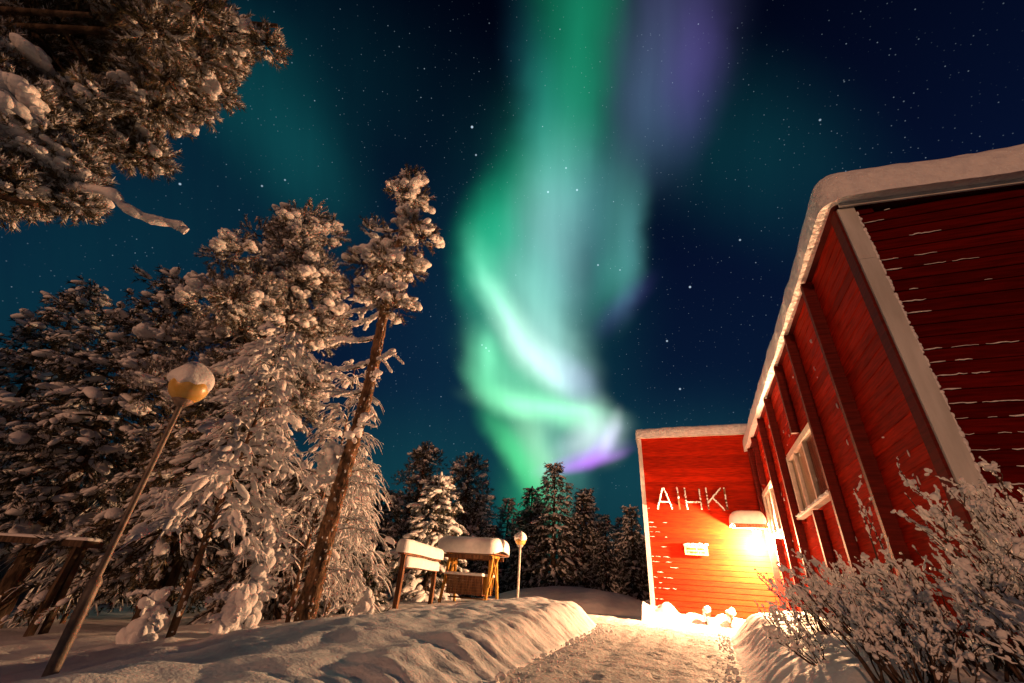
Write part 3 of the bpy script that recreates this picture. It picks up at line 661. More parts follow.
class Crown:
    """collects twigs, needles and snow while a tree is being shaped"""
    def __init__(s, seed): s.g = rng(seed); s.wood = MB(); s.np_, s.nd, s.ns = [], [], []; s.sp, s.sd, s.ss = [], [], []; s.fp, s.fd, s.fs = [], [], []; s.rp, s.rd, s.rs = [], [], []; s.tubes = []
    def shoots(s, P, D, L_): s.np_.append(P); s.nd.append(D); s.ns.append(L_)
    def snow(s, P, D, Sc): s.sp.append(np.reshape(P, (-1, 3))); s.sd.append(np.reshape(D, (-1, 3))); s.ss.append(np.reshape(Sc, (-1, 3)))
    def fine(s, P, D, Sc): s.fp.append(np.reshape(P, (-1, 3))); s.fd.append(np.reshape(D, (-1, 3))); s.fs.append(np.reshape(Sc, (-1, 3)))
    def clump(s, c, r, n, up=.35, cap=1., frost=.6, shoot=.26, flat=.75, lumps=.45, pil=1.):
        """a pine bough end: a bush of needled shoots under pillows of snow"""
        g = s.g; c = np.asarray(c, float); d = unit(g.normal(0, 1, (n, 3)) + (0, 0, up)); rad = g.uniform(.25, 1, n) ** .5
        P = c + d * rad[:, None] * r * np.array((1, 1, flat)) * .85
        D = unit(d + g.normal(0, .35, (n, 3)) + (0, 0, .25)); L_ = shoot * g.uniform(.7, 1.25, n)
        s.shoots(P, D, L_)
        for i in g.choice(n, max(2, n // 7), replace=False): s.wood.tube([c, (c + P[i]) / 2 + g.normal(0, .03, 3), P[i]], [.012, .009, .006], 4, 0, False)
        q = g.uniform(0, 1, n) < frost; k = q.sum()
        s.rp.append(P[q] + (0, 0, .012)); s.rd.append(unit(D[q] + (0, 0, .25))); s.rs.append(L_[q] * .95)
        q2 = np.where(q)[0][:int(k * lumps)]; k = len(q2)
        s.fine(P[q2] + D[q2] * L_[q2][:, None] * g.uniform(.4, .95, (k, 1)) + (0, 0, .02), D[q2], np.stack([g.uniform(.016, .036, k), g.uniform(.016, .036, k), g.uniform(.022, .06, k)], -1) * shoot / .24)
        m_ = int(cap * 17)
        if m_:
            np_ = max(2, m_ // 5); pc = unit(g.normal(0, 1, (np_, 3)) * (1, 1, .4) + (0, 0, .30)); pr = r * g.uniform(.26, .50, np_) * pil
            w = g.integers(0, np_, m_ * 2); k = len(w); off = g.normal(0, .42, (k, 3)) * (1, 1, .28) * pr[w][:, None]; sz = pr[w] * g.uniform(.28, .62, k)
            s.snow(c + pc[w] * r * np.array((.98, .98, flat * 1.0)) + off + (0, 0, -.02), g.normal(0, .22, (k, 3)) + (0, 0, 1.), np.stack([sz * g.uniform(.9, 1.35, k), sz, sz * g.uniform(.45, .68, k)], -1))
    def along(s, P, w, h, gap, jit=.3, keep=1.):
        """snow lying along a limb"""
        g = s.g; seg = np.linalg.norm(np.diff(P, axis=0), axis=1); L_ = seg.sum(); n = max(2, int(L_ / gap)); t = np.concatenate([[0], np.cumsum(seg)]) / L_
        u = np.linspace(.03, .99, n); Q = np.stack([np.interp(u, t, P[:, i]) for i in range(3)], -1); T = unit(np.gradient(Q, axis=0)); m_ = g.uniform(0, 1, n) < keep
        k = m_.sum(); ww = w * g.uniform(1 - jit, 1 + jit, k)
        s.snow(Q[m_] + np.stack([np.zeros(k), np.zeros(k), h * .5 + 0 * ww], -1), T[m_], np.stack([ww, np.full(k, h) * g.uniform(.7, 1.2, k), np.full(k, gap * .95) * g.uniform(.8, 1.3, k)], -1))
    def finish(s, root, needle=NEEDLE, wood=BARK_DARK, snow_t=LUMP2, fine_t=LUMP1, shoot_t=SHOOT, names=('crown', 'snow_load')):
        if s.np_:
            P, D, L_ = np.vstack(s.np_), np.vstack(s.nd), np.concatenate(s.ns); scatter(s.wood, shoot_t, P, D, np.stack([L_, L_, L_], -1), s.g, 1)
        a = s.wood.build(names[0], [wood, needle], root)
        sn = MB()
        if s.sp: 
            P, D, Sc = np.vstack(s.sp), np.vstack(s.sd), np.vstack(s.ss); Rm = frames(D); w = s.g.integers(0, len(snow_t), len(P))
            for i in range(len(snow_t)):
                q = w == i; sn.inst(snow_t[i], Rm[q], Sc[q], P[q]) if q.any() else None
        for q_, r_ in s.tubes: sn.tube(q_, r_, 12, 0, True, .04, s.g)
        if s.rp:
            P, D, L_ = np.vstack(s.rp), np.vstack(s.rd), np.concatenate(s.rs); scatter(sn, RIME, P, D, np.stack([L_, L_, L_], -1), s.g, 1)
        if s.fp: scatter(sn, fine_t, np.vstack(s.fp), np.vstack(s.fd), np.vstack(s.fs), s.g)
        if sn.v: sn.build(names[1], [SNOW, FROST], root)
        return a

def trunk(root, P, r, seed, m=BARK, k=14, snow=0., plates=0.):
    g = rng(seed); mb = MB(); P = curve(None, P, 40 if plates else 10); k = 30 if plates else k; rr = np.interp(np.linspace(0, 1, len(P)), np.linspace(0, 1, len(r)), r); mb.tube(P, rr, k, 0, True, plates or .06, g); o = mb.build('trunk', m, root)
    if snow:
        sn = MB(); n = int(snow); i = g.integers(0, len(P) - 1, n); t = g.uniform(0, 1, (n, 1)); Q = P[i] * (1 - t) + P[i + 1] * t; a = g.normal(-.45, .6, n)
        D = np.stack([np.cos(a), np.sin(a), 0 * a], -1); s_ = g.uniform(.006, .019, n)
        scatter(sn, LUMP1, Q + D * (rr[i] * .97)[:, None], np.tile((0, 0, 1.), (n, 1)), np.stack([s_, s_, s_ * g.uniform(.8, 2.4, n)], -1), g); sn.build('snow_on_bark', SNOW, o)
    return o, P, rr

# --- tall pine in front, crown made bough by bough
def tall_pine():
    B = np.array((-5.9, 6.5, -.25)); root = thing('pine_tree', 'tall slender pine with a snowy tufted top standing behind the snow bank', 'tree', B)
    P = np.array([(0, 0, 0), (.02, 0, 2.2), (.10, 0, 4.4), (-.06, .02, 6.6), (-.10, 0, 7.9), (-.14, .05, 9.2), (-.18, .05, 10.2)])
    trunk(root, P, [.155, .125, .11, .098, .08, .055, .025], 3, snow=300, plates=.10)
    c = Crown(31)
    T = curve(None, P, 10)
    def on(z): return np.array([np.interp(z, T[:, 2], T[:, i]) for i in range(3)])
    # bough: attach height, end (dx along the view's width, dy, height), clumps
    for (z0, end, r, n, w) in [
        (10.0, (.02, 0, 10.75), .36, 60, .02), (9.8, (-.38, .1, 10.55), .34, 46, .03), (9.7, (.34, -.05, 9.95), .44, 74, .035), (9.7, (.0, -.3, 9.9), .36, 50, .03),
        (9.0, (.92, .05, 8.45), .52, 80, .045), (8.9, (.60, -.2, 8.85), .36, 50, .03), (8.9, (-1.0, -.1, 9.05), .28, 26, .04), (8.7, (-.55, .3, 8.5), .42, 60, .04),
        (8.2, (.70, .1, 7.5), .46, 74, .045), (8.1, (-.8, -.2, 7.75), .48, 80, .045), (7.9, (-1.25, .2, 7.25), .38, 46, .04), (7.7, (.28, -.45, 7.5), .44, 66, .035),
        (7.2, (.72, .0, 6.3), .44, 66, .04), (7.1, (.38, -.25, 6.65), .40, 56, .035), (7.2, (-.45, .1, 6.85), .36, 46, .035), (8.5, (.1, .5, 8.0), .4, 50, .035)]:
        a = on(z0); e = np.array(end) * (.80, 1, 1) + (-.24, 0, 0); r *= .86; mid = (a + e) / 2 + (0, 0, -.12) + c.g.normal(0, .05, 3)
        Q = curve(None, [a, mid, e], 6); c.wood.tube(Q, np.linspace(w, .014, len(Q)), 6); c.along(Q, .075, .05, .10, keep=.85)
        c.clump(e, r, int(n * 1.15), cap=1.8, frost=.4, shoot=.21, lumps=.2, pil=1.15)
        c.clump((e * .65 + a * .35), r * .5, int(n * .3), cap=.8, frost=.4, shoot=.21, lumps=.2, pil=1.1)
    # dead bare branches lower down, loaded with snow
    for (z0, end, w) in [(5.55, (-1.05, -.1, 5.6), .04), (4.95, (-.95, -.2, 4.75), .045), (6.3, (-.75, 0, 6.0), .03), (5.0, (.55, -.1, 5.05), .03), (4.3, (-.6, -.2, 4.15), .035), (3.5, (.3, -.15, 3.62), .03), (6.9, (-.9, .1, 6.75), .03), (6.6, (-.55, -.3, 6.15), .025), (2.6, (-.5, -.25, 2.35), .03)]:
        a = on(z0); e = np.array(end); mid = (a + e) / 2 + (0, 0, -.07); Q = curve(None, [a, mid, e], 6); c.wood.tube(Q, np.linspace(w, .012, len(Q)), 6); c.along(Q, .062, .058, .08)
        for _ in range(3):
            t = c.g.uniform(.35, .95); p = Q[int(t * (len(Q) - 1))]; d = unit(e - a + c.g.normal(0, .6, 3)) * c.g.uniform(.2, .4); q2 = curve(None, [p, p + d * .5 + (0, 0, .03), p + d], 5); c.wood.tube(q2, np.linspace(.012, .005, len(q2)), 4); c.along(q2, .04, .035, .06)
    for z0, dx, s_ in ((3.3, .12, .17), (3.05, -.32, .2), (2.75, -.42, .24), (4.6, .16, .12)): kk = 9; o_ = c.g.normal(0, .42, (kk, 3)) * s_; q_ = s_ * c.g.uniform(.3, .6, kk); c.snow(on(z0) + (dx, -.1, 0) + o_, c.g.normal(0, .3, (kk, 3)) + (0, 0, 1.), np.stack([q_, q_, q_ * .75], -1))
    c.finish(root)
tall_pine()

# --- conifer with drooping, snow-padded branches (spruce habit) or rounder boughs
def conifer(name, label, base, H, Rm, seed, z0=.12, whorl=.34, needle=NEEDLE_DARK, lod=1., snow=1., droop=.5, shape=.8, group=None, tr=None, bare=0., snow_t=LUMP1, shoot_t=SHOOT_LO, fine=.5, pad=1., lean=(0, 0)):
    root = thing(name, label, 'tree', base, group); g = rng(seed); c = Crown(seed + 100); tr = tr or .018 * H + .05
    ax = np.array([(0, 0, 0), (lean[0] * .4, lean[1] * .4, H * .5), (lean[0], lean[1], H)])
    trunk(root, ax, [tr, tr * .6, .015], seed, BARK_DARK, 9)
    z = z0 * H
    while z < H - .15:
        f = (z - z0 * H) / (H * (1 - z0)); L0 = Rm * (1 - f) ** shape * (.65 + .35 * smooth(0, .18, f)) + .10
        nb = max(3, int(round((4.5 + 2.5 * (1 - f)) * lod)))
        ph = g.uniform(0, 6.3); cx = np.array([np.interp(z, ax[:, 2], ax[:, 0]), np.interp(z, ax[:, 2], ax[:, 1])])
        for b in range(nb):
            if g.uniform() < bare: continue
            az = ph + 2 * PI * b / nb + g.normal(0, .25); L_ = L0 * g.uniform(.62, 1.18); rise = L_ * (.35 * f - .05 + g.normal(0, .06)); dr = droop * L_ * (1.05 - f * .6) * g.uniform(.7, 1.25)
            t = np.linspace(0, 1, 7)[:, None]; h = np.array((math.cos(az), math.sin(az)))
            Q = np.concatenate([cx + h * t * L_, z + rise * t - dr * t ** 1.8 + .18 * dr * t ** 4], 1)
            c.wood.tube(Q, np.linspace(.012 + .012 * L_, .006, 7), 4, 0, False)
            n = max(3, int(L_ / .17 * lod)); u = g.uniform(.18, 1, n); P = np.stack([np.interp(u, t[:, 0], Q[:, i]) for i in range(3)], -1)
            T = unit(Q[-1] - Q[0]); side = np.cross(T, (0, 0, 1.)); sg = np.where(g.uniform(0, 1, n) < .5, -1, 1)
            wdt = .42 * L_ * (1 - .55 * u) * g.uniform(.2, 1, n) * .55
            P2 = P + side * (sg * wdt)[:, None] - np.array((0, 0, 1.)) * (wdt * .35)[:, None]
            D = unit(T * .8 + side * sg[:, None] * .7 + g.normal(0, .25, (n, 3)) + (0, 0, -.25)); Ls = g.uniform(.26, .44, n) / lod ** .5
            c.shoots(P2, D, Ls); c.shoots(P2 - (0, 0, .05), unit(D + (0, 0, -.9)), Ls * .8)
            q = g.uniform(0, 1, n) < snow * .8; k = q.sum(); sz = g.uniform(.045, .12, k) * g.choice([.7, 1, 1.3], k) * pad / lod ** .35
            c.snow(P2[q] + D[q] * (Ls[q] * .35)[:, None] + (0, 0, .05), D[q], np.stack([sz, sz * .55, sz * g.uniform(1.2, 2.2, k)], -1))
            q = g.uniform(0, 1, n) < fine; k = q.sum()
            if k:
                sz = g.uniform(.02, .045, k) * pad; c.fine(P2[q] + D[q] * Ls[q][:, None] * g.uniform(.5, 1.1, (k, 1)) + g.normal(0, .05, (k, 3)), unit(D[q] + (0, 0, -.5)), np.stack([sz, sz, sz * g.uniform(1.5, 3, k)], -1))
            s_ = g.uniform(0, 1, n) < .9 * snow
            c.rp.append(P2[s_] + (0, 0, .02)); c.rd.append(unit(D[s_] + (0, 0, .1))); c.rs.append(Ls[s_] * .9)
        z += whorl * g.uniform(.75, 1.25) * (1 - .45 * f) / lod ** .4
    top = np.array((lean[0], lean[1], H)); c.snow(top + (0, 0, -.1), (0, 0, 1.), (.07 * pad, .07 * pad, .18 * pad))
    c.finish(root, needle, snow_t=snow_t, shoot_t=shoot_t)
    return root

# --- big bushy pine behind
def bushy_pine(label, base, H, spread, seed, n=34, zlo=.42, cr=.55, group=None, needle=NEEDLE, hi=True, cap=1., lean=(0, 0), frost=.9, shoot=.24):
    root = thing('pine_tree', label, 'tree', base, group); g = rng(seed); c = Crown(seed + 50)
    P = np.array([(0, 0, 0), (lean[0] * .3, lean[1] * .3, H * .4), (lean[0] * .8, lean[1] * .8, H * .75), (lean[0], lean[1], H * .96)]); _, T, rr = trunk(root, P, [.022 * H, .017 * H, .011 * H, .03], seed)
    for i in range(n):
        f = (i + g.uniform(0, .8)) / n; zt = H * (zlo + (1 - zlo) * f); az = i * 2.4 + g.normal(0, .3); L_ = spread * (1 - .72 * f ** 1.5) * g.uniform(.55, 1.1) * (.7 + .3 * smooth(0, .2, f))
        a = np.array([np.interp(zt, T[:, 2], T[:, k]) for k in range(3)]); h = np.array((math.cos(az), math.sin(az), 0)); e = a + h * L_ + (0, 0, L_ * g.uniform(-.35, .25))
        mid = (a + e) / 2 + (0, 0, .12 * L_); Q = curve(None, [a, mid, e], 6); c.wood.tube(Q, np.linspace(.02 + .018 * L_, .012, len(Q)), 5, 0, False); c.along(Q[len(Q) // 2:], .07, .05, .12, keep=.6)
        m_ = max(2, int(L_ / (cr * .62)))
        for j in range(m_):
            t = (j + 1) / m_; p = a * (1 - t) + e * t + (0, 0, .12 * L_ * 4 * t * (1 - t)) + g.normal(0, cr * .35, 3) * (1, 1, .6)
            if t > .22: c.clump(p, cr * g.uniform(.65, 1.1), int((58 if hi else 26) * g.uniform(.8, 1.2)), cap=cap * g.uniform(.4, 1.2), frost=frost, shoot=shoot * g.uniform(.85, 1.15), flat=.7)
    c.clump((lean[0], lean[1], H), cr * .7, 50 if hi else 24, cap=1.2 * cap)
    c.finish(root, needle, snow_t=LUMP2 if hi else LUMP1, shoot_t=SHOOT if hi else SHOOT_LO)
    return root

# --- frosted birch: fine drooping twigs, each one furred with snow
def frosted_birch(label, base, H, Rm, seed, nb=46, tw=15, droop=.6, thick=.018, zlo=.15, group=None, name='birch_tree', hang=.35, lumpy=0., bark=BARK, tr=.05, wr=.75):
    root = thing(name, label, 'tree', base, group); g = rng(seed); sn = MB(); wd = MB()
    P = np.array([(0, 0, 0), (g.normal(0, .04), g.normal(0, .04), H * .33), (g.normal(0, .08), g.normal(0, .08), H * .66), (g.normal(0, .05), 0, H)]); o, T, rr = trunk(root, P, [tr, tr * .75, tr * .5, .012], seed, bark, 9, snow=60)
    lp, ldir, ls = [], [], []
    for i in range(nb):
        f = (i + g.uniform(0, 1)) / nb; z = H * (zlo + (1 - zlo) * f * .97); az = i * 2.4 + g.normal(0, .35); L_ = (Rm * (1 - .8 * f) * (wr + (1 - wr) * smooth(0, .3, f)) + .12) * g.uniform(.6, 1.2)
        a = np.array([np.interp(z, T[:, 2], T[:, k]) for k in range(3)]); h = np.array((math.cos(az), math.sin(az), 0))
        t = np.linspace(0, 1, 9)[:, None]; Q = a + h * t * L_ + np.array((0, 0, 1.)) * (L_ * .62 * t - droop * L_ * 1.35 * t ** 2.1) + g.normal(0, .012, (9, 3)) * t
        wd.tube(Q, np.linspace(.006 + .007 * L_, .004, 9), 4, 0, False); sn.tube(Q + (0, 0, .012), np.linspace(thick * 1.1, thick, 9) * g.uniform(.7, 1.4, 9), 5, 0, True, .15, g)
        for j in range(int(tw * (.4 + L_ / Rm))):
            u = g.uniform(.2, 1); p = np.array([np.interp(u, t[:, 0], Q[:, k]) for k in range(3)]); l2 = g.uniform(.35, 1) * hang * (1 + .4 * L_); d = unit(h * g.uniform(.1, .9) + g.normal(0, .45, 3) * (1, 1, .4) + (0, 0, g.uniform(-.2, .3)))
            s_ = np.linspace(0, 1, 6)[:, None]; q = p + d * l2 * s_ + np.array((0, 0, -1.)) * l2 * .75 * s_ ** 2
            r_ = thick * g.uniform(.45, .95) * np.array([.8, 1.1, .9, 1.2, .9, .5]) * g.uniform(.75, 1.35, 6)
            sn.tube(q + (0, 0, .006), r_, 4, 0, True, .12, g); wd.tube(q - (0, 0, thick * .55), np.full(6, .0035), 3, 0, False)
            if g.uniform() < lumpy:
                k = g.integers(1, 4); w = g.uniform(.3, 1, k); lp.append(np.stack([np.interp(w, s_[:, 0], q[:, i_]) for i_ in range(3)], -1) + (0, 0, .01)); ldir.append(unit(np.tile(q[-1] - q[0], (k, 1)) + g.normal(0, .03, (k, 3)))); z_ = g.uniform(.016, .044, k) * g.choice([.8, 1, 1, 1.5], k); ls.append(np.stack([z_, z_ * .9, z_ * g.uniform(1.2, 3.0, k)], -1))
            if g.uniform() < .5:
                d2 = unit(d + g.normal(0, .7, 3)); q2 = q[3] + d2 * l2 * .4 * s_ + np.array((0, 0, -1.)) * l2 * .3 * s_ ** 2; sn.tube(q2, thick * .5 * g.uniform(.6, 1.3, 6), 4, 0, True, .1, g)
    if lp: scatter(sn, LUMP1, np.vstack(lp), np.vstack(ldir), np.vstack(ls), g)
    wd.build('branches', BARK_DARK, root); sn.build('snow_load', SNOW, root)
    return root

def at(x, y, dz=-.06): return (x, y, gz(x, y) + dz)

# left side, from the camera outward
frosted_birch('slender snow-laden young birch just behind the near lamp, its thin golden trunk bare below', (-6.75, 5.0, gz(-6.75, 5) - .1), 5.15, 1.15, 41, nb=54, tw=13, droop=.66, thick=.012, zlo=.27, hang=.32, lumpy=1.0, wr=.72, tr=.055, name='birch_tree')
frosted_birch('lacy frosted birch with upturned twigs left of the tall pine trunk', (-7.0, 7.3, gz(-7.0, 7.3) - .1), 5.4, 1.15, 42, nb=50, tw=15, droop=.34, thick=.012, zlo=.12, hang=.34, lumpy=.35, tr=.045, wr=.9)
conifer('spruce_tree', 'low brown-needled spruce half hidden behind the lacy birch and the tall pine trunk', (-8.6, 8.3, gz(-8.6, 8.3) - .1), 3.4, 1.5, 43, z0=.06, whorl=.26, droop=.72, shape=.62, snow=1.1, pad=.75, needle=NEEDLE_BROWN, fine=1.2, lod=1.5, shoot_t=SHOOT)
bushy_pine('broad snowy pine whose round crown stands behind the snow-laden birch', (-10.6, 7.2, gz(-10.6, 7.2) - .1), 11.4, 2.6, 51, n=40, zlo=.38, cr=.55, cap=1.3)
BG_ = 'snow-dusted trees standing behind the yard'
conifer('spruce_tree', 'dark bushy spruce left of the broad pine, its flat boughs loaded with snow', at(-14.2, 6.4), 9.6, 2.9, 61, z0=.24, whorl=.42, lod=1, droop=.42, shape=.62, snow=.8, pad=1.25)
conifer('spruce_tree', 'dark snow-dusted spruce between the broad pine and the bushy spruce', at(-13.4, 9.4), 10.6, 2.6, 62, z0=.1, whorl=.46, droop=.4, shape=.62, snow=.8, pad=1.25)
conifer('spruce_tree', 'tall unlit spruce at the left edge behind the wooden frame', at(-21.5, 7.0), 11.0, 3.4, 63, z0=.22, whorl=.5, droop=.42, shape=.6, snow=.6, pad=1.3)
conifer('spruce_tree', 'dim drooping spruce with a dark leaning trunk behind the near lamp', (-10.3, 6.9, gz(-10.3, 6.9) - .1), 6.6, 2.2, 64, z0=.22, whorl=.36, droop=.62, shape=.6, snow=.9, pad=.9, needle=NEEDLE, fine=1.2)
frosted_birch('small frosted birch hanging its twigs over the wooden frame', at(-14.0, 7.6), 4.0, 1.5, 65, nb=40, tw=12, droop=.8, thick=.02, zlo=.15, hang=.5)

# near tree whose boughs hang into the top left corner
def corner_tree():
    base = np.array((-7.1, -.9, gz(-7.1, -.9) - .1)); root = thing('pine_tree', 'big dark pine overhanging the top left corner, bough ends heavy with snow', 'tree', base)
    P = np.array([(0, 0, 0), (.1, .05, 3), (.15, .1, 6), (.2, .1, 9.5)]); _, T, rr = trunk(root, P, [.26, .22, .16, .05], 77); c = Crown(177); g = c.g
    tips = [  # world position of bough ends, clump radius, how much snow
        (-3.35, 0.96, 5.15, 0.30, 1.2), (-3.65, 1.06, 5.25, 0.30, 1.0), (-3.80, 0.92, 4.85, 0.30, 0.8), (-3.75, 1.06, 4.72, 0.30, 1.1), (-3.95, 1.10, 4.50, 0.28, 1.0), (-3.60, 0.80, 5.30, 0.40, 0.3), (-4.00, 0.80, 5.00, 0.42, 0.3), (-4.30, 0.60, 5.20, 0.50, 0.1), (-4.50, 0.40, 4.90, 0.50, 0.1), (-4.20, 0.30, 5.60, 0.50, 0.1), (-3.70, 0.40, 5.40, 0.45, 0.2),
        (-4.45, 1.05, 4.35, 0.30, 0.7), (-4.35, 1.22, 4.15, 0.26, 0.7), (-4.70, 0.75, 4.50, 0.42, 0.2), (-4.90, 0.50, 4.70, 0.50, 0.1), (-3.90, 0.00, 5.30, 0.50, 0.1), (-4.40, -0.10, 5.20, 0.50, 0.1), (-5.00, 0.10, 4.90, 0.50, 0.1), (-3.40, 0.44, 4.90, 0.40, 0.4), (-3.60, 0.14, 5.20, 0.45, 0.2), (-3.70, 0.64, 5.05, 0.36, 0.5),
        (-4.40, 0.55, 3.80, 0.30, 1.5), (-4.35, 0.75, 3.60, 0.30, 1.5), (-4.55, 0.65, 3.45, 0.32, 1.4), (-4.40, 0.90, 3.50, 0.25, 1.4), (-4.37, 1.05, 3.40, 0.21, 1.3), (-4.55, 0.85, 3.25, 0.26, 1.1), (-4.65, 0.35, 3.85, 0.33, 1.3), (-4.80, 0.45, 3.50, 0.35, 1.1), (-4.75, 0.75, 3.25, 0.28, 0.8), (-4.60, 0.30, 4.20, 0.35, 0.7), (-4.95, 0.20, 3.90, 0.37, 0.7), (-4.50, 0.90, 4.00, 0.23, 0.9), (-4.35, 0.80, 4.15, 0.23, 1.0)]
    limbs = [((.12, .08, 4.6), (3.6, 1.7, 5.6)), ((.12, .08, 5.2), (3.9, 1.95, 6.1)), ((.1, .06, 3.6), (2.7, 1.75, 3.75)), ((.1, .05, 3.2), (2.6, 1.6, 3.45)), ((.15, .1, 6), (3.4, 1.0, 6.4)), ((.12, .08, 4.9), (3.0, 1.2, 5.3))]
    LQ = []
    for a, e in limbs:
        a, e = np.array(a), np.array(e); Q = curve(None, [a, (a + e) / 2 + (0, 0, .15), e], 8); c.wood.tube(Q, np.linspace(.07, .02, len(Q)), 7); LQ.append(Q)
    allq = np.vstack(LQ)
    for (x, y, z, r, cap) in tips:
        e = np.array((x, y, z)) - base + np.array((-.9, -.25, .1)) * (r + .08); q = allq[np.argmin(np.linalg.norm(allq - e, axis=1) + .3 * abs(np.linalg.norm(allq[:, :2], axis=1) - np.linalg.norm(e[:2]) + .5))]
        Q = curve(None, [q, (q + e) / 2 + (0, 0, .06), e], 5); c.wood.tube(Q, np.linspace(.022, .008, len(Q)), 5, 0, False)
        c.clump(e, r * .92, int(480 * r), cap=cap * 2.6, frost=.55 + .4 * min(cap, 1), shoot=.14, flat=.8, lumps=.6 * min(cap, 1), pil=1.1)
        for _ in range(3):
            d = g.normal(0, r * 1.0, 3); c.clump(e + d * (.65, .65, .6), r * g.uniform(.35, .6), int(230 * r), cap=cap * .9, frost=.35 + .4 * min(cap, 1), shoot=.13, lumps=.5 * min(cap, 1))
    # one bare twig, thick with snow, sticking out
    Q = curve(None, [np.array(p) - base for p in ((-4.62, .92, 3.42), (-4.2, 1.08, 3.36), (-4.14, 1.2, 3.30), (-4.08, 1.36, 3.30), (-4.0, 1.52, 3.36), (-3.96, 1.6, 3.34))], 7); c.wood.tube(Q, np.linspace(.018, .01, len(Q)), 6)
    c.tubes.append((Q + (0, 0, .012), .040 * (1 + .16 * np.sin(np.arange(len(Q)) * .9) + c.g.normal(0, .05, len(Q)))))
    c.finish(root, NEEDLE)
corner_tree()

# behind: two frosted birches, dark pines, spruces
frosted_birch('weeping frosted birch between the tall pine trunk and the notice frame', at(-10.3, 12.2), 4.6, 1.25, 71, nb=60, tw=16, droop=.95, thick=.024, zlo=.2, hang=.55)
frosted_birch('slim frosted birch rising behind the weeping birch', at(-13.2, 15), 6.6, 1.3, 72, nb=44, tw=12, droop=.5, thick=.02, zlo=.25, hang=.5)
frosted_birch('low frosted birch beside the foot of the tall pine trunk', at(-7.3, 8.6), 3.0, 1.0, 73, nb=40, tw=14, droop=.9, thick=.02, zlo=.1, hang=.4)
conifer('spruce_tree', 'young spruce white with snow right behind the roofed swing and notice frame', at(-10.6, 18.2), 5.2, 2.5, 74, z0=.06, whorl=.40, droop=.62, shape=.85, snow=1.3, pad=1.25, fine=1, lod=1)
bushy_pine('dark round-topped pine behind the young white spruce', at(-16.3, 25.5), 9.0, 2.2, 75, n=26, zlo=.3, cr=.7, hi=False, needle=NEEDLE_DARK, cap=.35, frost=.25, shoot=.34)
bushy_pine('dark pine with a lumpy crown right of the round-topped pine', at(-12.7, 25.2), 7.9, 1.9, 76, n=22, zlo=.3, cr=.7, hi=False, needle=NEEDLE_DARK, cap=.3, frost=.25, shoot=.34)
proto = conifer('spruce_tree', 'tallest dark spruce behind the far lamp, its top against the green aurora', at(-7.0, 25.4), 6.9, 2.1, 81, z0=.03, whorl=.4, droop=.5, shape=.66, snow=.6, pad=.9, fine=1., lod=1)
p2 = conifer('spruce_tree', 'narrow dark spruce left of the tallest one behind the far lamp', at(-8.6, 26), 6.0, 1.5, 82, z0=.03, whorl=.36, droop=.5, shape=.7, snow=.6, pad=.85, fine=1., lod=1)
for i, (x, y, k, s, lab) in enumerate([(-5.6, 27, 1, .98, 'dark spruce overlapping the right flank of the tallest spruce'), (-4.2, 26, 0, .60, 'short broad spruce midway between the tallest spruce and the red wing'), (-2.75, 26, 1, .82, 'slim dark spruce close beside the corner of the red wing'), (-1.9, 28, 0, .62, 'low spruce half hidden behind the corner of the red wing'),
        (-10.3, 24, 1, .62, 'small dark spruce above the right end of the swing roof'), (-9.6, 28, 0, .72, 'spruce in the gap between the lumpy pine and the narrow spruce'), (-19.2, 26, 0, .92, 'spruce left of the round-topped dark pine'), (-22.5, 24, 1, 1.0, 'spruce behind the slim frosted birch'), (-26, 22, 0, 1.1, 'spruce glimpsed behind the weeping birch'), (-24, 15, 1, 1.25, 'spruce filling the dark behind the hanging birch twigs')]):
    o = copy_tree((proto, p2)[k]); o.location = at(x, y); o.scale = (s, s, s); o.rotation_euler.z = i * 1.9; o['label'] = lab
# unseen spruces added left of and behind the viewpoint to shade the yard's left
for x, y, s, lab in ((-18.4, -3.6, 1.5, 'big unseen spruce added for shade left of the viewpoint, the nearer one'), (-22.5, -3.0, 1.5, 'big unseen spruce added for shade left of the viewpoint, the farther one'),
                     (-4.5, -5.5, .40, 'young unseen spruce added for shade behind the viewpoint on its left, the one nearer the path'), (-5.9, -6.2, .46, 'young unseen spruce added for shade behind the viewpoint on its left, the one farther from the path'), (-7.2, -7.0, .42, 'young unseen spruce added for shade behind the viewpoint, near the foot of the big overhanging pine')):
    o = copy_tree(proto); o.location = at(x, y); o.scale = (s, s, s); o['label'] = lab
g = rng(5)
for i in range(46):
    a = -78 + i * 2.2 + g.uniform(-.8, .8); r_ = g.uniform(33, 44); x, y = r_ * math.sin(R(a)), r_ * math.cos(R(a))
    if x > -1 : continue
    o = copy_tree((proto, p2)[i % 2]); s = g.uniform(.75, 1.25); o.location = (x, y, .1); o.scale = (s, s, s); o.rotation_euler.z = g.uniform(0, 6); o['label'] = 'dark spruce in the far row that closes the yard'; o['group'] = 'far row of spruces'

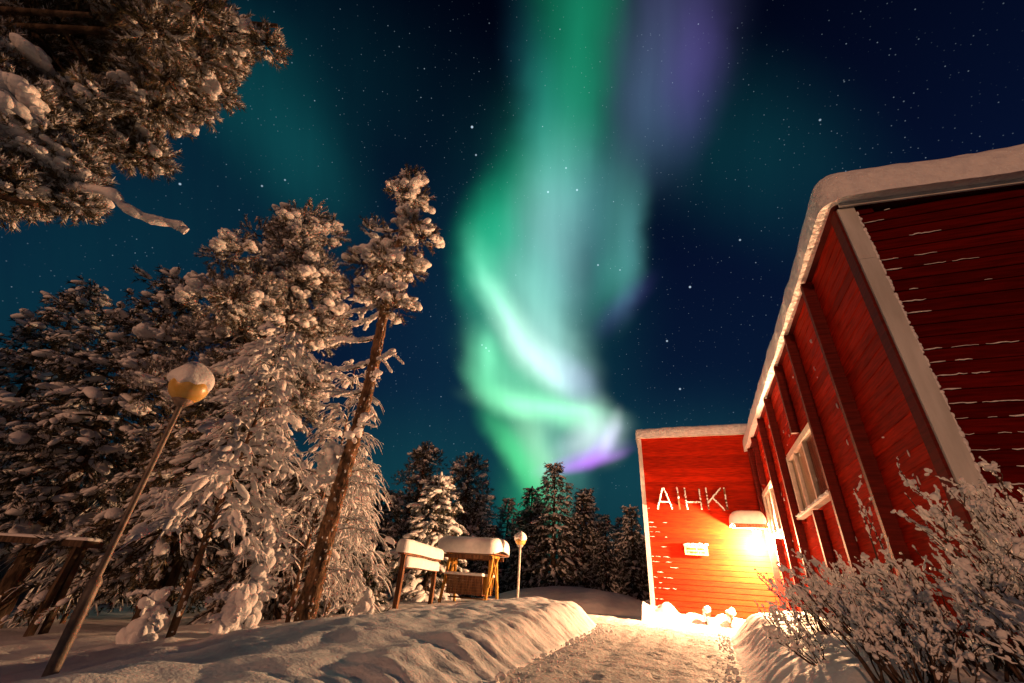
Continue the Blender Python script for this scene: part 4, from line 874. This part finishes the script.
# ------------------------------------------------------------------ things in the yard
def street_lamp(label, base, hg, rg, pole_r, sleeve=0., cap=1., tilt=.0, polemat=METAL):
    root = thing('street_lamp', label, 'street lamp', base, 'globe lamps in the yard')
    mb = MB(); mb.tube([(0, 0, sleeve), (0, 0, hg - rg * .9)], [pole_r, pole_r * .92], 14); mb.lathe([(pole_r, hg - rg * 1.25), (pole_r * 2.0, hg - rg * 1.12), (rg * .55, hg - rg * .86), (rg * .5, hg - rg * .8)], 18); mb.build('pole', polemat, root)
    if sleeve:
        mb = MB(); mb.lathe([(pole_r * 1.75, -.6), (pole_r * 1.75, sleeve - .05), (pole_r * 1.6, sleeve), (pole_r, sleeve + .05)], 16); mb.lathe([(pole_r * 1.85, sleeve - .02), (pole_r * 1.9, sleeve + .02), (pole_r, sleeve + .06)], 16); mb.build('sleeve', polemat, root)
    th = np.linspace(-PI / 2 + .5, PI / 2, 18); mb = MB(); mb.lathe([(rg * .98 * math.cos(t), hg + rg * .95 * math.sin(t)) for t in th], 28); mb.build('globe', GLOBE, root)
    V, F = ico(4); g = rng(8); keep_z = -.14 + .20 * np.sin(3 * np.arctan2(V[:, 1], V[:, 0]) + 1.1) * .5 + .1 * np.sin(7 * np.arctan2(V[:, 1], V[:, 0]))
    t = smooth(-.12, .22, V[:, 2] - keep_z); d = rg * (.9 + t * (.20 + .24 * cap * np.clip(V[:, 2], 0, 1))) + .012 * np.sin(V @ np.array((5, 3, 2))) * t
    mb = MB(); mb.add(V * d[:, None] * np.array((1, 1, 1.0)) + (0, 0, hg + .02), F); mb.build('snow_cap', SNOW, root)
    return root
street_lamp('near globe lamp on a thick-based pole, its amber globe unlit under a snow cap', (-4.70, 2.64, -.5), 2.82, .182, .027, sleeve=1.02)
street_lamp('far globe lamp on a slim pale pole between the roofed swing and the dark spruces', at(-5.65, 16, -.1), 2.14, .20, .042, polemat=GALV)

# roofed garden swing on A-frame legs
def garden_swing():
    x0, x1, y0, y1 = -8.45, -6.45, 15.3, 16.6; zb = gz(-7.6, 15.6) - .05; cx, cy = (x0 + x1) / 2, (y0 + y1) / 2
    root = thing('garden_swing', 'yellow timber garden swing with facing benches under a roof piled with snow', 'garden swing', (cx, cy, zb)); L = lambda x, y, z: (x - cx, y - cy, z); zr = 1.52
    for x in (x0 + .15, x1 - .15):
        for ya, yb in ((y0 + .05, y0 + .48), (y1 - .05, y1 - .48), ):
            mb = MB(); mb.bar(L(x, ya, -.1), L(x, yb, zr), .085, .07); mb.build('leg', YELLOW, root)
        mb = MB(); mb.bar(L(x + .05, y0 + .18, .55), L(x + .05, y1 - .42, zr - .02), .06, .05); mb.bar(L(x + .02, y1 - .18, .55), L(x + .02, y0 + .42, zr - .02), .06, .05); mb.build('cross_brace', YELLOW, root)
        mb = MB(); mb.bar(L(x, y0 + .25, zr), L(x, y1 - .25, zr), .09, .09); mb.build('top_beam', YELLOW, root)
        for yv in (y0 + .5, y1 - .5):
            mb = MB(); mb.bar(L(x - .12 if x > cx else x + .12, yv, zr), L(x - .12 if x > cx else x + .12, yv, .32), .035, .03); mb.build('hanger', YELLOW, root)
    for yv in (y0 + .12, y1 - .12):
        mb = MB(); mb.bar(L(x0, yv, zr - .06), L(x1, yv, zr - .06), .05, .12); mb.build('side_beam', WOOD, root)
    for k, yv, sgn in ((0, y0 + .22, 1), (1, y1 - .22, -1)):
        mb = MB()
        for i in range(7): mb.box((x0 + .28 - cx, yv - cy - .015 - sgn * .012 * i, .30 + i * .082), (x1 - .32 - cx, yv - cy + .015 - sgn * .012 * i,   .30 + i * .082 + .079))
        mb.build('backrest', YELLOW if k else WOOD, root)
        mb = MB()
        for i in range(5): mb.box((x0 + .28 - cx, yv - cy + sgn * (.02 + i * .09) - .037, .285), (x1 - .32 - cx, yv - cy + sgn * (.02 + i * .09) + .037, .31))
        mb.build('seat', WOOD, root)
        mb = MB(); snow_slab(mb, x0 + .24 - cx, x1 - .28 - cx, yv - cy - .13 - sgn * .08, yv - cy + .11 - sgn * .08, lambda x, y: .875 + 0 * x, .085, .05, 91 + k, step=.05, rag=.01); mb.build('snow_on_backrest', SNOW, root)
    mb = MB(); mb.box((x0 + .3 - cx, y0 + .35 - cy, .16), (x1 - .34 - cx, y1 - .35 - cy, .2)); mb.build('footboard', WOOD, root)
    mb = MB(); mb.box((x0 - .12 - cx, y0 - .12 - cy, zr + .05), (x1 + .12 - cx, y1 + .12 - cy, zr + .10)); mb.build('roof', WOOD, root)
    mb = MB(); snow_slab(mb, x0 - .20 - cx, x1 + .20 - cx, y0 - .2 - cy, y1 + .2 - cy, lambda x, y: zr + .103 + .16 * np.cos(np.clip(abs(y) / .9, 0, 1) * PI / 2) + 0 * x, .38, .30, 95, step=.06, droop=.08, rag=.015); mb.build('snow_cap', SNOW, root)
garden_swing()

# notice frame: two posts, two snow-topped rails
def notice_stand():
    a, b = np.array((-7.35, 11.2)), np.array((-8.02, 14.3)); zb = -.03; root = thing('notice_stand', 'brown two-post timber frame with two rails deep in snow beside the swing', 'frame', (*a, zb)); u = (b - a) / np.linalg.norm(b - a); W = np.linalg.norm(b - a); root.rotation_euler.z = math.atan2(u[1], u[0])
    for x in (.08, W - .08):
        mb = MB(); mb.box((x - .07, -.06, -.3), (x + .07, .06, 1.42)); mb.build('post', WOOD, root)
    for z, h, t, over in ((1.30, .12, .26, .18), (.98, .10, .20, -.12)):
        mb = MB(); mb.box((-over, -.09, z), (W + over, .09, z + h)); r_ = mb.build('rail', WOOD, root)
        mb = MB(); snow_slab(mb, -over - .06, W + over + .06, -.19, .19, lambda x, y: z + h + .003 + .008 * np.sin(x * 2.2), t, .16, int(z * 50), step=.05, rag=.02, droop=.08); mb.build('snow_on_rail', SNOW, r_)
notice_stand()

# carpet-beating frame at the left edge, a slanting brace on its post
def rail_frame():
    root = thing('carpet_rack', 'dark weathered timber rack with a flat top rail left of the near lamp', 'rack', (-9.7, 5.05, -.55))
    mb = MB(); mb.box((-3.6, -.16, 1.36), (.18, .16, 1.46)); mb.build('top_rail', WOOD_DARK, root)
    for x in (-.12, -3.3):
        mb = MB(); mb.bar((x, -.10, -.2), (x, -.04, 1.36), .09, .09); mb.bar((x, .10, -.2), (x, .04, 1.36), .09, .09); mb.build('post', WOOD_DARK, root)
    mb = MB(); snow_slab(mb, -3.6, .17, -.15, .15, lambda x, y: 1.464 + 0 * x, .05, .06, 99, step=.05, rag=.01); mb.build('snow_on_rail', SNOW, root)
rail_frame()
# dim shed far left
sh = thing('shed', 'dim grey board shed behind the dark timber rack at the left edge', 'shed', (-21, 8.6, -1.2))
mb = MB(); mb.box((-3, 0, 0), (3.2, 4, 2.5)); mb.build('wall', SHED, sh)
mb = MB(); mb.box((-3.3, -.4, 2.52), (3.5, 4.4, 2.62)); mb.build('roof', ROOFM, sh)
mb = MB(); mb.box((1.0, -.05, .1), (1.9, -.003, 2.1)); d = mb.build('door', SHED, sh); mb = MB(); mb.box((1.1, -.09, 1.0), (1.14, -.052, 1.15)); mb.build('handle', STEEL, d)
mb = MB(); snow_slab(mb, -3.35, 3.55, -.45, 4.45, lambda x, y: 2.624 + 0 * x, .4, .25, 103, step=.15, rag=.05); mb.build('snow_cap', SNOW, sh)

# snow-laden little things along the bank
def snow_bush(label, base, h, w, seed, name='snow_covered_sapling', twigs=6, needles=False):
    root = thing(name, label, 'sapling', base); g = rng(seed); wd = MB(); sn = MB()
    k = 34; f = g.uniform(0, 1, k) ** .8; a = g.uniform(0, 2 * PI, k); q = w * .62 * (1 - .72 * f) * g.uniform(.2, 1, k); P = np.stack([q * np.cos(a), q * np.sin(a), (.10 + .82 * f) * h], -1); s_ = w * g.uniform(.16, .36, k) * (1 - .35 * f)
    scatter(sn, LUMP3, P, np.tile((0, 0, 1.), (k, 1)) + g.normal(0, .2, (k, 3)), np.stack([s_, s_ * .9, s_ * g.uniform(.7, 1.3, k)], -1), g)
    wd.tube([(0, 0, -.1), (0, 0, h)], [.02, .008], 6)
    for i in range(twigs):
        a = g.uniform(0, 6.3); z = g.uniform(.3, .95) * h; d = np.array((math.cos(a), math.sin(a), 0)); t = np.linspace(0, 1, 6)[:, None]; L_ = w * g.uniform(.6, 1.2); Q = np.array((0, 0, z)) + d * L_ * t + np.array((0, 0, 1.)) * L_ * (.6 * t - .6 * t ** 2)
        wd.tube(Q, np.linspace(.01, .004, 6), 4); kk = 9; u = g.uniform(.2, 1, kk); scatter(sn, LUMP2, np.stack([np.interp(u, t[:, 0], Q[:, q]) for q in range(3)], -1) + (0, 0, .015), np.tile(Q[-1] - Q[2], (kk, 1)) + g.normal(0, .08, (kk, 3)), np.stack([w * g.uniform(.04, .10, kk), w * g.uniform(.04, .08, kk), w * g.uniform(.06, .15, kk)], -1), g)
    wd.build('stem', STEM, root); sn.build('snow_load', SNOW, root); return root
snow_bush('rounded hump of snow over a sapling left of the tall pine trunk', at(-5.75, 5.05), .62, .42, 301)
snow_bush('tall snow-wrapped sapling with drooping twigs behind the snow hump', at(-6.35, 5.75), 1.5, .42, 302, twigs=26)
snow_bush('small snow-buried sapling nearest the near lamp', at(-6.9, 4.7), .7, .36, 304, twigs=14)
snow_bush('round ball of snow on a stump right of the tall pine trunk', at(-6.05, 8.2), .55, .34, 303, twigs=2, name='snow_covered_stump')
conifer('spruce_sapling', 'knee-high spruce sapling bent under snow behind the snow-covered stump', at(-7.2, 9.6), 1.5, .45, 305, z0=.1, whorl=.16, droop=.8, snow=1.2, pad=.75, lod=1.2, tr=.02)

# snow-capped stubs along the wing wall
for x, y, h, lab in ((.32, 17.35, .34, 'left snow-capped stub at the foot of the red wing wall'), (1.02, 17.3, .36, 'right snow-capped stub at the foot of the red wing wall')):
    z = gz(x, y); r_ = thing('low_post', lab, 'post', (x, y, z - .05), 'snow-capped stubs by the wing wall'); mb = MB(); mb.bar((0, 0, 0), (.05 if x < .5 else -.03, 0, h), .19, .17); mb.build('post', WOOD, r_)
    mb = MB(); g = rng(int(x * 100)); scatter(mb, LUMP3, [(.03, 0, h + .03), (.05, -.02, h + .09), (-.06, -.07, h * .55), (.07, -.1, h * .2)], [(0, 0, 1.)] * 4, [(.135, .13, .10), (.09, .10, .07), (.06, .05, .14), (.10, .07, .14)], g); mb.build('snow_cap', SNOW, r_)

# ------------------------------------------------------------------ shrubs along the right-hand bank
def shrub(label, base, h, w, seed, n=30, lean=(0, 0), ball=.35, lump=1.0, wt=1.):
    root = thing('snowy_shrub', label, 'shrub', base, 'snow-covered shrubs along the wall'); g = rng(seed); wd = MB(); sn = MB(); P1, D1, S1, P2, D2, S2 = [], [], [], [], [], []
    def dress(Q, lo, dens, sc):
        L_ = np.linalg.norm(np.diff(Q, axis=0), axis=1).sum(); k = max(2, int(L_ * dens)); u = lo + (1 - lo) * g.uniform(0, 1, k) ** .75; t = np.linspace(0, 1, len(Q)); P = np.stack([np.interp(u, t, Q[:, i]) for i in range(3)], -1); i = np.clip((u * (len(Q) - 1)).astype(int), 0, len(Q) - 2); T = unit(Q[i + 1] - Q[i])
        k2 = max(1, int(k * .4)); s_ = sc * g.uniform(.005, .012, k2) * g.choice([.7, 1, 1, 1.6], k2); P1.append(P[:k2] + (0, 0, .005) + g.normal(0, .005, (k2, 3))); D1.append(unit(T[:k2] + g.normal(0, .5, (k2, 3)))); S1.append(np.stack([s_, s_ * .85, s_ * g.uniform(1, 2.1, k2)], -1))
        for _ in range(max(1, int(L_ * 4.5 + g.uniform(0, 1.4)))):           # a sleeve of snow caught along part of the twig
            u0 = lo + (1 - lo) * g.uniform(0, .9) ** .7; u1 = min(1, u0 + g.uniform(.05, .16) / max(L_, .1)); m_ = 7; uu = np.linspace(u0, u1, m_); C = np.stack([np.interp(uu, t, Q[:, i_]) for i_ in range(3)], -1) + g.normal(0, .0025, (m_, 3)); r_ = sc * g.uniform(.006, .014) * np.sin(np.linspace(.35, PI - .25, m_)) * g.uniform(.6, 1.45, m_)
            sn.tube(C + (0, 0, .5) * r_[:, None], r_, 6, 0, True, .16, g)
    for i in range(n):
        a = g.uniform(0, 2 * PI); sp = w * g.uniform(.1, 1) ** .7; b = np.array((math.cos(a), math.sin(a), 0)) * w * .45 * g.uniform(0, 1); e = np.array((math.cos(a) * sp + lean[0], math.sin(a) * sp + lean[1], h * g.uniform(.45, 1.08)))
        Q = curve(None, [b, (b + e) / 2 + (*(g.normal(0, .04, 2)), h * .08), e], 7) + np.cumsum(g.normal(0, .004, (15, 3)), 0)
        wd.tube(Q, np.linspace(.0070, .0022, len(Q)) * wt * g.choice([.6, .8, 1, 1.5], 1), 5); dress(Q, .32, 24 * lump, .8)
        for j in range(g.integers(5, 12)):
            u = g.uniform(.3, 1); p = Q[int(u * (len(Q) - 1))]; d = unit(e - b + g.normal(0, .42, 3) * h) * g.uniform(.05, .24) * h; q = curve(None, [p, p + d * .5 + g.normal(0, .012, 3), p + d], 5); wd.tube(q, np.linspace(.0032, .0014, len(q)) * wt, 4); dress(q, .1, 40 * lump, .72)
            if g.uniform() < ball * .24:
                k = g.integers(2, 6); s_ = g.uniform(.010, .026); 
                for _ in range(k): P2.append(q[-1] + g.normal(0, s_ * .8, 3) + (0, 0, .008)); D2.append((0, 0, 1.) + g.normal(0, .4, 3)); S2.append((s_ * g.uniform(.7, 1.3), s_, s_ * g.uniform(.6, .95)))
    scatter(sn, LUMP1, np.vstack(P1), np.vstack(D1), np.vstack(S1), g)
    if P2: scatter(sn, LUMP2, P2, D2, S2, g)
    wd.build('stems', STEM, root); sn.build('snow_load', SNOW, root); return root
for (x, y, h, w, n, lean, ball, lab) in [
    (2.10, 3.85, 1.24, .62, 50, (.0, .1), .5, 'tallest rounded shrub in front of the pale corner board, thick with snow'),
    (1.72, 3.0, .72, .50, 40, (-.06, .05), .4, 'shrub at the lower right corner with stems leaning left'),
    (1.55, 3.9, .66, .52, 40, (-.1, .1), .35, 'shrub just left of the tallest one, below the dark corner of the wall'),
    (1.28, 4.5, .70, .48, 36, (-.1, .15), .55, 'shrub with round snow balls below the widest stretch of red boards'),
    (1.05, 3.4, .52, .42, 34, (-.05, .1), .3, 'low shrub at the bottom edge in front of the snow-ball shrub'),
    (1.55, 5.6, .80, .5, 32, (-.05, .1), .45, 'shrub under the nearer window with snow balls at its tips'),
    (1.30, 6.6, .62, .42, 24, (-.15, .1), .3, 'shrub with bare dark tips reaching toward the glowing wall'),
    (2.3, 5.0, .85, .45, 26, (-.1, .0), .3, 'shrub squeezed between the wall battens and the tallest shrub'),
    (2.0, 7.6, .75, .45, 22, (-.1, .0), .3, 'farthest tall shrub, under the second window by the lit corner'),
    (.85, 4.6, .30, .22, 8, (-.12, .1), .1, 'low thin twigs poking from the bank at the path edge nearest the viewer'),
    (1.0, 6.3, .32, .22, 8, (-.12, .1), .1, 'low thin twigs on the bank edge halfway to the red wing'),
    (1.1, 8.4, .36, .24, 8, (-.12, .1), .1, 'sparse low twigs on the bank crest nearest the lit wall')]:
    shrub(lab, (x, y, gz(x, y) - .04), h * .9, w, int(x * 1000 + y * 10), int(n * 1.12), lean, ball)
g = rng(2); sb = shrub('single tall twig standing above the other shrubs against the red boards', (1.60, 5.2, gz(1.6, 5.2)), 1.25, .10, 401, n=2, ball=.3)

for o in bpy.data.objects:
    if o.parent and o.name.split('.')[0] in ('snow_on_bark', 'snow_flecks', 'snow_on_boards', 'snow_on_wing_boards', 'snow_load', 'snow_on_corner_board'): o['kind'] = 'stuff'
